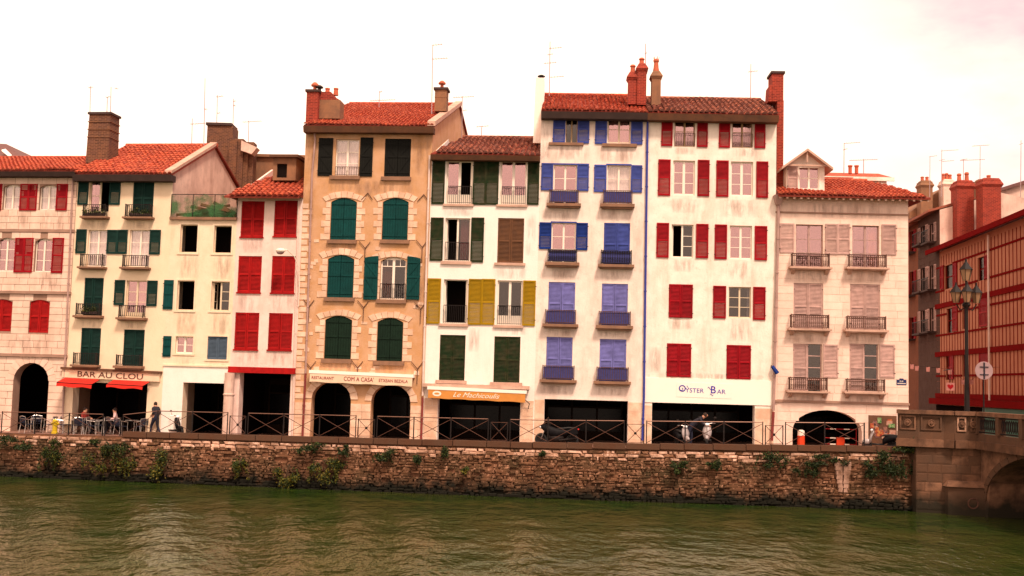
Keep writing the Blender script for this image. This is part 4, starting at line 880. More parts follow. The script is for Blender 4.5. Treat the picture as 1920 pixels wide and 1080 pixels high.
for a in ((1240,215,1261,274,-1),(1307,215,1327,276,1),(1348,216,1369,277,-1),(1415,217,1435,278,1),(1234,299,1257,367,-1),(1308,300,1330,368,1),(1343,301,1366,369,-1),(1418,303,1440,371,1),(1231,418,1254,483,-1),(1305,420,1328,484,1),(1340,421,1363,486,-1),(1415,424,1438,488,1),(1337,536,1361,597,-1),(1412,538,1435,600,1)): opensh(h, *a[:4], m_red, a[4])
closed(h, 1254,533,1299,596, m_red, y=-.05, ajar=.05); closed(h, 1250,644,1296,707, m_red, y=-.04); closed(h, 1362,647,1408,711, m_red, y=-.04)
r = h.rect(1222, 757, 1415, 835); gt = r[3]; h.op((r[0], -.3, r[2], gt), 0, .6)
h.build_wall(); rz = h.loc(1330, 190, 4.5)[1]; h.body(rz, 4.5, gf_top=gt+.08, gf_depth=5, passw=.6)
h.roof(rz, 4.5, tile=m_tile_old, over=.5, sl=0, sr=.0, fascia=.3, pitch_tile=.27)
h.blocks(.12, gt-.15, m_quoin, .5, (.5,.8), proud=.012, x0=.02, x1=h.W-.02)
zf0, zf1 = gt+.0, h.loc(1320, 711)[1]; fa = MB().box(.02,-.035,zf0,h.W-.02,.0,zf1).build('fascia', m_fascia, h.root)
h.chimney(1222, 136, 1239, 197, .9, m_chtan, d=.6, cap='corbel', pots=((.5,.78,'crown'),))
h.chimney(1448, 138, 1469, 190, 1.3, m_brick, d=1.1, pots=(), cap=True, capmat=m_cornice_dk); a, zb, b2, zt = h.rect(1457, 188, 1469, 380, 1.3); MB().box(a, 1.3, zb, b2, 4, zt).build('brick_flank', m_brick, h.root)
a, zb, b2, zt = h.rect(1441, 160, 1449, 190, 1.3); MB().hexa([(a,1.3,zb),(b2,1.3,zb),(b2,2.3,zb),(a,2.3,zb),(a+.05,1.3,zt),(b2,1.3,zt),(b2,2.3,zt),(a+.05,2.3,zt)]).build('chimney_shoulder', m_brick, h.root)
pipe(h, [(1214,222),(1207,745),(1204,826)], m_pipeblue, .055); s_, z_ = h.loc(1214, 222); MB().hexa([(s_-.08,-.18,z_-.15),(s_+.08,-.18,z_-.15),(s_+.08,-.02,z_-.15),(s_-.08,-.02,z_-.15),(s_-.15,-.25,z_+.15),(s_+.15,-.25,z_+.15),(s_+.15,0,z_+.15),(s_-.15,0,z_+.15)]).build('rain_hopper', m_iron, h.root)

# ---- H9
h = H9
window(h, 1492,421,1543,501, rows=3, fm=m_pinksh); window(h, 1598,423,1648,502, rows=3, fm=m_pinksh, curtain=(m_curty,.66,.95))
for a in ((1462,419,1489,474,-1),(1547,420,1570,477,-1),(1570,420,1593,477,1),(1653,421,1680,478,1)): opensh(h, *a[:4], m_pinksh, a[4])
closed(h, 1488,531,1543,617, m_pinksh); closed(h, 1594,533,1650,619, m_pinksh)
for x0 in (0, 106):
    r = h.rect(1487+x0, 645, 1541+x0, 733); h.op(r, 0, .18); m_ = (r[0]+r[2])/2; rr2 = (r[0]+.01, r[1], m_, r[3]-.01); shutter(h, rr2, m_pinksh, .03, side=-1)
    mb = MB(); a, b2 = m_+.02, r[2]-.05; mb.box(a,.12,r[1],a+.04,.16,r[3]); mb.box(b2,.12,r[1],b2+.05,.16,r[3])
    for k in range(1,4): z_ = r[1]+(r[3]-r[1])*k/4; mb.box(a+.04,.125,z_-.02,b2,.155,z_+.02)
    w_ = mb.build('window', m_pinksh, h.root)
    for k in range(4): z_ = r[1]+(r[3]-r[1])*(k+.5)/4; link('pane', UNITP[m_glassd.name], w_, ((a+b2)/2+.02, .14, z_), None, (b2-a-.04, .008, (r[3]-r[1])/4-.04))
    opensh(h, 1543+x0, 646, 1571+x0, 708, m_pinksh, 1)
for a, s_ in (((1482,477,1552,502),507),((1588,479,1658,503),508),((1480,591,1551,617),622),((1585,594,1657,619),625),((1477,708,1548,733),738),((1584,711,1655,735),740)):
    balcony(h, a, s_, mat=m_irust, smat=m_paleSill, brackets=True, gap=.095, style='orn', out=.4)
r = h.rect(1486, 769, 1616, 850); h.op((r[0], -.3, r[2], r[3]), 1.0, .6, 'ell'); gt = r[3]
h.build_wall(); rz = h.loc(1590, 343, 4)[1]; h.body(rz, 4, gf_top=gt+.1, gf_depth=5, passw=.7)
zc = h.loc(1580, 755)[1]; MB().box(-.02,-.09,zc-.05,h.W+.03,.0,zc+.06).build('string_course', m_joint, h.root)
h.blocks(zc+.07, h.loc(1580,412)[1], m_h9, .37, (.5,1.0), x0=.12, x1=h.W-.02); h.blocks(.15, zc-.06, m_h9, .42, (.5,1.0), x0=.12, x1=h.W-.02)
z_ = h.loc(1580, 402)[1]; MB().box(-.02,-.04,z_,h.W+.03,.0,z_+.08).build('string_course', m_joint, h.root)
h.roof(rz, 4, over=.6, sl=-.0, sr=-.9, fascia=0, pitch_tile=.2, ridge_x=(0, h.W*.86))
mb = MB()
n = 22
ze = h.ze
for i in range(n):
    x_ = .1+(h.W+.7)*i/(n-1); MB().hexa([(x_-.05,-.56,ze-.08),(x_+.05,-.56,ze-.08),(x_+.05,.05,ze+.05),(x_-.05,.05,ze+.05),(x_-.05,-.56,ze+.01),(x_+.05,-.56,ze+.01),(x_+.05,.05,ze+.18),(x_-.05,.05,ze+.18)]).build('rafter_tail', m_paleSill, h.root)
# upper roof behind, with pale verge
a, zb, b2, zt = h.rect(1545, 337, 1672, 322, 4.6)
up_z = h.loc(1600, 337, 4.6)[1]; tz = h.loc(1600, 322, 6)[1]
x0_, x1_ = h.loc(1520, 330, 4.6)[0], h.loc(1672, 330, 4.6)[0]
ur = MB().hexa([(x0_,4.1,up_z),(x1_,4.3,up_z),(x1_,7,tz),(x0_,7,tz),(x0_,4.3,up_z+.1),(x1_,4.3,up_z+.1),(x1_,7,tz+.12),(x0_,7,tz+.12)]).build('upper_roof', m_tile, h.root)
MB().box(x0_, 4.5, up_z-.7, x1_-.3, 7, up_z-.02).build('upper_wall', m_white3, h.root)
MB().box(x0_, 4.2, up_z-.1, x1_+.02, 4.29, up_z+.1).build('verge', m_white3, h.root)
for u in (1594, 1606): 
    s_, z_ = h.loc(u, 322, 6); MB().lathe((s_, 6, z_-.1), [(.1,0),(.1,.35),(.13,.38),(.13,.45)], 8).build('pot', m_pot, ur)
# dormer
y0 = .5; a, zb, b2, zt = h.rect(1475, 312, 1546, 357, y0); cx = (a+b2)/2; zp = h.loc(1514, 286, y0)[1]
dm = MB(); o_ = h.rect(1498, 315, 1536, 353, y0)
dm.box(a,y0,zb-.1,o_[0],y0+.15,zt); dm.box(o_[2],y0,zb-.1,b2,y0+.15,zt); dm.box(o_[0],y0,zb-.1,o_[2],y0+.15,o_[1]); dm.box(o_[0],y0,o_[3],o_[2],y0+.15,zt); dm.prism([(a,zt),(b2,zt),(cx,zp)], y0+.05, y0+.15); dm.box(a,y0+.15,zb-.1,a+.12,4,zt); dm.box(b2-.12,y0+.15,zb-.1,b2,4,zt)
dmo = dm.build('dormer', m_white3, h.root)
mb = MB(); ov = .32
for sg in (-1, 1):
    xe = cx+sg*((b2-a)/2+ov); k = (zp-zt)/((b2-a)/2); ze_ = zt-k*ov
    mb.hexa([(xe,y0-.45,ze_),(cx,y0-.45,zp),(cx,4.5,zp),(xe,4.5,ze_),(xe,y0-.45,ze_+.12),(cx,y0-.45,zp+.12),(cx,4.5,zp+.12),(xe,4.5,ze_+.12)])
mb.build('dormer_roof', m_paleSill, dmo)
mb = MB(); mb.box(cx-.04,y0-.35,zp-.55,cx+.04,y0-.27,zp); mb.box(a-.05,y0-.35,zt-.05,b2+.05,y0-.27,zt+.03)
mb.build('gable_bracket', m_paleSill, dmo)
q = MB(); w2 = (o_[0]+o_[2])/2; q.box(o_[0],y0+.06,o_[1],o_[0]+.05,y0+.11,o_[3]); q.box(o_[2]-.05,y0+.06,o_[1],o_[2],y0+.11,o_[3]); q.box(w2-.05,y0+.05,o_[1],w2+.05,y0+.11,o_[3]); zz = (o_[1]+o_[3])/2; q.box(o_[0]+.05,y0+.07,zz-.02,o_[2]-.05,y0+.1,zz+.02); q.build('frame', m_frame, dmo)
link('pane', UNITP[m_glass.name], dmo, (w2, y0+.1, (o_[1]+o_[3])/2), None, (o_[2]-o_[0], .008, o_[3]-o_[1])); MB().box(o_[0]-.05,y0+.5,o_[1]-.05,o_[2]+.05,y0+.55,o_[3]+.05).build('backing', m_dark, dmo)  # near-black sheet behind the pane, room shade put into its colour
r = h.rect(1477, 312, 1496, 355, y0-.05); o = shutter(h, r, m_pinksh, y0-.06, side=-1)
pipe(h, [(1459,385),(1449,770)], m_pipe, .07, -.14); pipe(h, [(1449,772),(1446,826)], m_pipered, .07, -.14)
s_, z_ = h.loc(1458, 372); MB().hexa([(s_-.1,-.3,z_-.35),(s_+.1,-.3,z_-.35),(s_+.1,0,z_-.35),(s_-.1,0,z_-.35),(s_-.25,-.5,z_+.1),(s_+.25,-.5,z_+.1),(s_+.25,0,z_+.1),(s_-.25,0,z_+.1)]).build('corner_bracket', m_pipe, h.root)
for H_, L_ in ((H8,((1255,372,1308,400),(1345,374,1425,408),(1365,488,1415,525),(1258,486,1305,510),(1362,597,1412,640),(1250,598,1305,618),(1262,276,1305,290),(1372,278,1415,294),(1215,650,1240,700),(1395,215,1440,300),(1225,700,1440,712))),(H7,((1015,272,1110,300),(1120,277,1200,304),(1015,392,1095,414),(1120,394,1195,414),(1015,503,1095,525),(1120,506,1190,528),(1010,617,1090,630),(1112,620,1185,633),(1005,721,1085,740),(1110,724,1190,742),(1010,215,1030,300))),(H6,((830,388,890,406),(925,500,990,524),(985,400,1005,480),(878,615,900,660),(935,612,990,628),(815,720,985,727))),(H5,((600,338,790,366),(570,240,600,330),(770,240,812,330),(600,455,680,476),(580,680,790,700),(780,470,800,600),(566,330,590,420))),(H4,((445,548,480,586),(500,548,560,586),(440,655,490,686),(495,655,550,686),(450,444,500,475))),(H3,((335,475,375,525),(400,476,436,526),(330,583,370,630),(392,584,432,630),(330,664,360,684))),(H2,((150,412,210,430),(236,414,290,430),(150,600,195,614),(225,602,270,616),(120,700,150,714))),(H9,((1470,506,1560,530),(1580,508,1660,530),(1470,624,1560,643),(1575,626,1660,645),(1465,740,1560,756),(1575,742,1660,757),(1460,380,1700,410))),(H1,((0,395,60,430),(70,396,125,432),(60,510,120,545),(10,625,100,664)))):
    for a in L_: stain(H_, *a, y=-.02 if H_ in (H1,H9,H5) else -.004)
X_ = H2.W+.006; MB().poly([(X_,.3,H2.H-2.6),(X_,6,H2.H-2.6),(X_,6,H2.H-.2),(X_,.3,H2.H-.2)]).build('damp_stain', m_stn2, H2.root)
m_shopw = M('shopfront_wood', (.020,.010,.006), rough=.8, spec=.1); m_shopg = M('shopfront_glass', (.005,.004,.005), rough=.25, spec=.12)
for H_ in (H1,H2,H3,H4,H5,H6,H7,H8,H9):
    g_ops = [o for o in H_.ops if o[1] < -.2]
    for o in g_ops:
        x0, x1 = o[0]+.05, o[2]-.05; n = max(2, int((x1-x0)/1.1)); yb = 4.6; sf = MB(); top = min(o[3], 2.9)
        for i in range(n+1): xx = x0+(x1-x0)*i/n; sf.box(xx-.05, yb, 0, xx+.05, yb+.1, top)
        sf.box(x0, yb+.01, .0, x1, yb+.09, .75); sf.box(x0, yb+.01, top-.5, x1, yb+.09, top-.4); sf.box(x0, yb-.05, top, x1, yb+.1, top+.35)
        f_ = sf.build('shopfront', m_shopw, H_.root)
        for i in range(n): MB().box(x0+(x1-x0)*i/n+.05, yb+.04, .75, x0+(x1-x0)*(i+1)/n-.05, yb+.06, top-.5).build('shop_glass', m_shopg, f_)
o = [o for o in H3.ops if o[1] < -.2][0]; zt = H3.loc(370, 688)[1]
MB().prism([(.02,-.2),(o[0],-.2),(o[0],o[3]),(o[2],o[3]),(o[2],-.2),(H3.W-.02,-.2),(H3.W-.02,zt),(.02,zt)], -.012, -.002).build('white_band', m_white, H3.root)
# ------------------------------------------------------------ signs and awnings on the facades
def thing_on(H, name, u, v, y, label, cat, group=None):
    s_, z_ = H.loc(u, v, y); r = empty(name, wpos(H, s_, y, z_), H.root.rotation_euler.z); T(r, label, cat, group); return r, s_, z_
# BAR AU CLOU
h = H2; r, s0, z0 = thing_on(h, 'shop_sign', 210, 704, 0, 'cream sign board reading BAR AU CLOU above the red awnings', 'sign')
q = h.rect(120, 697, 302, 712); w = (q[2]-q[0])/2; hh = (q[3]-q[1])/2; TILT = .018
r.rotation_euler.y = TILT
MB().box(-w,-.16,-hh,w,0,hh).build('board', m_awcr, r); MB().box(-w-.08,-.24,hh,w+.08,0,hh+.12).build('cornice', m_cornice, r)
lettering('lettering', 'BAR AU CLOU', .40, m_ink, r, (-.02,-.172,-.01), width=3.55, bold=.002)
for u0, u1, v0, v1, lb in ((125,190,710,726,'left red awning under the BAR AU CLOU sign'), (217,284,714,728,'right red awning under the BAR AU CLOU sign')):
    q = h.rect(u0, v0, u1, v1); aw = empty('awning', wpos(h, (q[0]+q[2])/2, -.2, q[3]), h.root.rotation_euler.z); T(aw, lb, 'awning', 'red awnings of the bar'); aw.rotation_euler.y = TILT*1.6
    w = (q[2]-q[0])/2; hh = q[3]-q[1]; n = 8; c = MB()
    for i in range(n):
        xa, xb = -w+2*w*i/n, -w+2*w*(i+1)/n; da, db = .03*math.sin(i*1.3), .03*math.sin((i+1)*1.3)
        c.poly([(xa,0,0),(xb,0,0),(xb,-.75,-hh*.55+db),(xa,-.75,-hh*.55+da)]); c.poly([(xa,-.75,-hh*.55+da),(xb,-.75,-hh*.55+db),(xb,-.77,-hh+db),(xa,-.77,-hh+da)])
    c.build('canopy', m_awred, aw); MB().tube((-w,-.75,-hh*.55),(w,-.75,-hh*.55),.02).tube((-w,0,-.02),(-w,-.75,-hh*.55),.015).tube((w,0,-.02),(w,-.75,-hh*.55),.015).build('frame', m_iron, aw)
# restaurant awning
def box_awning(h, c0, c1, v0, v1, label, fab, name, out=.45, tilt=.018):
    q = h.rect(c0, v0, c1, v1); aw = empty('awning', wpos(h, (q[0]+q[2])/2, 0, (q[1]+q[3])/2), h.root.rotation_euler.z); T(aw, label, 'awning'); aw.rotation_euler.y = tilt
    w = (q[2]-q[0])/2; hh = (q[3]-q[1])/2
    MB().box(-w,-out,hh*.45,w,0,hh).build('cassette', m_fascia, aw)
    c = MB(); n = 24
    for i in range(n): xa, xb = -w+.05+(2*w-.1)*i/n, -w+.05+(2*w-.1)*(i+1)/n; c.hexa([(xa,-out+.02,-hh+.015*math.sin(i)),(xb,-out+.02,-hh+.015*math.sin(i+1)),(xb,-out+.04,-hh),(xa,-out+.04,-hh),(xa,-out+.02,hh*.44),(xb,-out+.02,hh*.44),(xb,-out+.04,hh*.44),(xa,-out+.04,hh*.44)])
    c.build('valance', fab, aw); return aw, w, hh, out
aw, w, hh, o = box_awning(H5, 583, 778, 698, 720, 'cream awning lettered COM A CASA over the twin arches', m_awcr, 'a')
lettering('lettering', 'RESTAURANT', .20, m_inkr, aw, (-w*.73,-o+.012,-hh*.28), width=1.12); lettering('lettering', "COM A CASA'", .30, m_inkr, aw, (-.1,-o+.012,-hh*.25), width=1.5); lettering('lettering', 'ETXEAN BEZALA', .22, m_inkr, aw, (w*.62,-o+.012,-hh*.25), width=1.45)
aw, w, hh, o = box_awning(H6, 803, 988, 728, 750, 'orange awning with white script over the wide arcade of the white house', m_awor, 'b')
lettering('lettering', 'Le Machicoulis', .34, m_inkw, aw, (-.05,-o+.012,-hh*.25), width=2.3, shear=.45)
e_ = MB().poly([(-w*.80+.22*math.cos(t2), -o+.012, -hh*.2+.13*math.sin(t2)) for t2 in [2*math.pi*j/18 for j in range(18)]]); e_.build('emblem', m_inkw, aw)
MB().poly([(-w*.80+.13*math.cos(t2), -o+.008, -hh*.2+.05*math.sin(t2)) for t2 in [2*math.pi*j/12 for j in range(12)]]).build('emblem_mark', m_awor, aw)
MB().tube((w-.2,-.3,-.05),(w+.15,-.2,-.35),.02).tube((w+.15,-.2,-.35),(w+.1,-.1,-.6),.02).build('crank', m_iron, aw)
# oyster bar
r, s0, z0 = thing_on(H8, 'shop_sign', 1320, 732, -.035, 'white plate with blue ornamental OYSTER BAR lettering on the fascia', 'sign'); r.rotation_euler.y = .012
MB().box(-1.35,-.012,-.36,1.35,0,.36).build('plate', M('sign_plate', (.9,.79,.69), var=.05), r)
lettering('initial', 'O', .46, m_inkb, r, (-1.06,-.016,.04), bold=.004); lettering('lettering', 'YSTER', .30, m_inkb, r, (-.46,-.016,-.03), width=.90); lettering('initial', 'B', .50, m_inkb, r, (.44,-.016,.03), bold=.006); lettering('lettering', 'AR', .30, m_inkb, r, (.84,-.016,-.04), width=.42)
sw = MB(); sw.path([(-1.08+.19*(1-i/16)*math.cos(i*.55), -.02, .05+.19*(1-i/16)*math.sin(i*.55)) for i in range(15)], .016, 4); sw.path([(.18+i*.03, -.02, .12+.06*math.sin(i*1.1)) for i in range(6)], .014, 4); sw.path([(.3+i*.03, -.02, -.2+.05*math.sin(i*1.3)) for i in range(6)], .014, 4); sw.path([(-.84+i*.02, -.02, .2-.03*i) for i in range(5)], .012, 4); sw.build('flourish', m_inkb, r)
# street name plate
r, s0, z0 = thing_on(H9, 'street_name_plate', 1690, 717, 0, 'small dark blue street name plate on the corner of the rosy house', 'sign')
MB().box(-.24,-.03,-.13,.24,0,.13).build('plate', m_signbl, r); MB().box(-.1,-.035,.13,.1,0,.19).build('crest', m_signbl, r); lettering('lettering', 'RUE', .10, m_inkw, r, (0,-.034,.05)); q = MB()
for i in range(8): q.box(-.19+i*.05,-.036,-.075,-.155+i*.05,-.031,-.03)
q.build('small_lettering', m_inkw, r)['kind'] = 'stuff'
# curved wall lamp on the narrow house
h = H4; s0, z0 = h.loc(564, 575); r = empty('wall_lamp', wpos(h, s0-.1, -.05, z0), h.root.rotation_euler.z); T(r, 'curved bracket street lamp with pale glass head between the scarlet shutters and the tan house', 'street lamp')
s1, z1 = h.loc(541, 472); dx, dz = s1-s0, z1-z0
MB().path([(0,0,0),(0.02,-.1,dz*.45),(.0,-.25,dz*.72),(dx*.25,-.5,dz*.9),(dx*.6,-.8,dz*1.0),(dx*.85,-.9,dz*.99)], .025, 6).build('arm', m_frame, r)
MB().ball((dx,-.9,dz*.98),.26,.2,.13).build('hood', m_frame, r, smooth=True); MB().ball((dx-.02,-.9,dz*.98-.08),.2,.16,.12).build('glass_bowl', m_signback, r, smooth=True)
r, s0, z0 = thing_on(H8, 'floodlight', 1451, 693, -.2, 'small dark blue floodlight tilted on the drainpipe beside the oyster bar fascia', 'floodlight'); MB().path([(-.08,0,.16),(.16,-.1,-.18)], [.09,.11], 6).build('housing', m_blue2, r); MB().tube((-.08,0,.16),(-.1,.18,.2),.02).build('bracket', m_iron, r)

# ------------------------------------------------------------ quay railing
ra_ = T(empty('quay_railing', (0, 53, 2.3)), 'dark iron railing with crossed braces running along the quay edge', 'railing')
def rp(X, zz=0): return Vector((X, qy(X)-53+.12, pz(X)-2.3+(.23 if X > -19 else 0)+zz))
RH = 1.05
pm_ = MB().box(-.026,-.026,0,.026,.026,RH+.03).mesh('post', m_iron)
def brace(a, b_): MB().tube(a, b_, .014, n=4).build('brace', m_irust, ra_)
x = 5.45-6.4*6; posts = []
while x < 17.6:
    for dx in (0, .12, .92, 1.04):
        if -29.5 < x+dx < 17.4: link('post', pm_, ra_, rp(x+dx), None, (.8,.8,1 if dx in (0,1.04) else .85))
    if -29.5 < x < 16.5:
        brace(rp(x+.12,.06), rp(x+.92,.9)); brace(rp(x+.12,.9), rp(x+.92,.06)); MB().ball(rp(x+.52,.48),.065).build('boss', m_iron, ra_, smooth=True); 
        for zz in (.9,.06): MB().tube(rp(x+.12,zz),rp(x+.92,zz),.013,n=4).build('rail', m_irust, ra_)
    xs_ = [x+1.04+1.787*i for i in range(4)]
    for i in range(3):
        a, b_ = xs_[i], xs_[i+1]
        if a < -29.5 or b_ > 17.6: continue
        brace(rp(a,.04), rp(b_,RH-.06)); brace(rp(a,RH-.06), rp(b_,.04)); MB().tube(rp(a,RH),rp(b_,RH),.024,n=6).build('top_rail', m_railtop, ra_)
        if i < 2: link('post', pm_, ra_, rp(b_))
    x += 6.4

# ------------------------------------------------------------ vehicles
def torus(R_, r_, n=20, k=6, w=1): 
    return MB().rings([[((R_+r_*math.cos(b_))*math.cos(a), r_*w*math.sin(b_), (R_+r_*math.cos(b_))*math.sin(a)) for b_ in [2*math.pi*j/k for j in range(k)]] for a in [2*math.pi*i/n for i in range(n)]], cap=False, closed=True)
def wheel(parent, x, R_, r_, w=1.0):
    t_ = torus(R_-r_, r_, w=w); o = t_.build('wheel', m_tyre, parent, smooth=True, loc=(x, 0, R_))
    m_ = MB().lathe((0,-.03,0), [(R_-r_*1.7,0),(R_-r_*1.9,.03),(R_-r_*1.7,.06)], 14, 'y'); m_.lathe((0,-.05,0), [(.06,0),(.06,.1)], 8, 'y'); m_.build('rim', m_iron, o)
def loft(secs, n=10):
    """secs: (x, zc, halfwidth, halfheight)"""
    return MB().rings([[(x, hw*math.copysign(abs(math.cos(t_))**.75, math.cos(t_)), zc+hh*math.copysign(abs(math.sin(t_))**.75, math.sin(t_))) for t_ in [2*math.pi*j/n for j in range(n)]] for x, zc, hw, hh in secs])
def scooter(u, Y, face, col, label, group=None, name='scooter', sc=1.0):
    X = at(u, 820, Y).x; r = empty(name, (X, Y, pz(X)), face); T(r, label, 'scooter', group); r.scale = (sc,)*3
    wheel(r, .62, .25, .065); wheel(r, -.58, .25, .075)
    loft([(-.95,.62,.06,.04),(-.85,.62,.16,.10),(-.55,.60,.20,.17),(-.25,.52,.20,.20),(-.12,.42,.17,.14)]).build('body', m_bikebl, r, smooth=True)
    loft([(-.2,.30,.16,.05),(.1,.28,.18,.04),(.36,.30,.17,.05)]).build('footboard', m_seatbl, r, smooth=True)
    MB().rings([[(x_, -w_, z_),(x_+.07, 0, z_),(x_, w_, z_),(x_-.05, w_*.9, z_),(x_-.05, -w_*.9, z_)] for x_, w_, z_ in ((.44,.10,.36),(.46,.17,.5),(.42,.20,.68),(.35,.16,.84),(.32,.10,.93))]).build('front_shield', col, r, smooth=True)
    MB().ball((.62,0,.40),.22,.09,.14).build('mudguard', col, r, smooth=True)
    MB().tube((.60,0,.27),(.36,0,.95),.035).build('fork', m_chrome, r); loft([(-.85,.74,.09,.03),(-.6,.76,.14,.05),(-.2,.74,.13,.05),(-.08,.70,.08,.03)]).build('seat', m_seatbl, r, smooth=True)
    MB().path([(.22,-.34,1.02),(.30,-.2,1.03),(.34,0,1.0),(.30,.2,1.03),(.22,.34,1.02)], .022).build('handlebar', m_chrome, r); MB().ball((.38,0,.97),.08,.11,.07).build('headlight', m_lens, r, smooth=True)
    for s_ in (-1,1): MB().tube((.26,s_*.25,1.04),(.24,s_*.32,1.22),.008).ball((.24,s_*.33,1.26),.02,.07,.05).build('mirror', m_iron, r)
    MB().ball((-.95,0,.60),.03,.07,.04).build('tail_light', m_tail, r); MB().tube((-.75,.12,.26),(-.2,.14,.22),.05).build('exhaust', m_iron, r)
    return r
scooter(1279, 54.75, -math.pi/2+.25, m_scwhite, 'left of two pale scooters facing the river in the oyster bar opening', 'pale scooters in the oyster bar opening')
scooter(1326, 54.75, -math.pi/2-.2, m_scwhite, 'pale scooter whose handlebar the bending man holds', 'pale scooters in the oyster bar opening', sc=1.12)
scooter(1650, 52.9, math.pi*.92, m_scwhite, 'pale scooter parked before the poster board near the bridge', sc=.95)
scooter(322, 57.2, -.6, m_bikebl, 'black scooter parked beside the walking person at the cream pier', sc=1.0)
# big motorbike
X = at(1045, 820, 54.3).x; r = empty('motorbike', (X, 54.3, pz(X)), math.pi-.12); T(r, 'large black motorbike with windscreen parked facing left in the blue house opening', 'motorbike')
wheel(r, .78, .31, .07, 1.2); wheel(r, -.72, .31, .085, 1.2)
loft([(-1.0,.80,.05,.04),(-.8,.78,.13,.09),(-.4,.66,.17,.16),(0,.62,.20,.24),(.3,.68,.20,.27),(.52,.82,.20,.24),(.75,.92,.14,.12),(.88,.90,.05,.05)]).build('fairing', m_bikebl, r, smooth=True)
loft([(-.3,.40,.16,.16),(.1,.38,.2,.2),(.4,.42,.15,.16)]).build('engine', m_iron, r, smooth=True)
loft([(-.9,.90,.1,.03),(-.55,.90,.15,.05),(-.15,.84,.15,.06),(0,.86,.10,.03)]).build('seat', m_seatbl, r, smooth=True)
MB().rings([[(.70,-.16,1.0),(.76,0,1.0),(.70,.16,1.0),(.69,0,1.0)],[(.42,-.14,1.36),(.46,0,1.42),(.42,.14,1.36),(.41,0,1.40)]]).build('windscreen', m_glassd, r)
MB().path([(.32,-.38,1.04),(.45,-.2,1.08),(.47,.2,1.08),(.32,.38,1.04)], .02).build('handlebar', m_iron, r); MB().tube((.78,.09,.31),(.55,.09,.9),.03).tube((.78,-.09,.31),(.55,-.09,.9),.03).build('fork', m_chrome, r)
MB().ball((.82,0,.90),.06,.13,.07).build('headlight', m_lens, r, smooth=True); MB().ball((-1.0,0,.84),.05,.09,.04).build('tail_light', m_tail, r, smooth=True)
MB().tube((-.95,.17,.42),(-.1,.2,.3),.06,.04,8).build('exhaust', m_iron, r)
for s_ in (-1,1): MB().tube((.45,s_*.25,1.1),(.46,s_*.34,1.25),.008).ball((.46,s_*.36,1.28),.03,.07,.045).build('mirror', m_iron, r)
MB().box(-.98,-.2,.62,-.62,-.38,.9).box(-.98,.2,.62,-.62,.38,.9).build('pannier', m_bikebl, r)['kind'] = 'stuff'

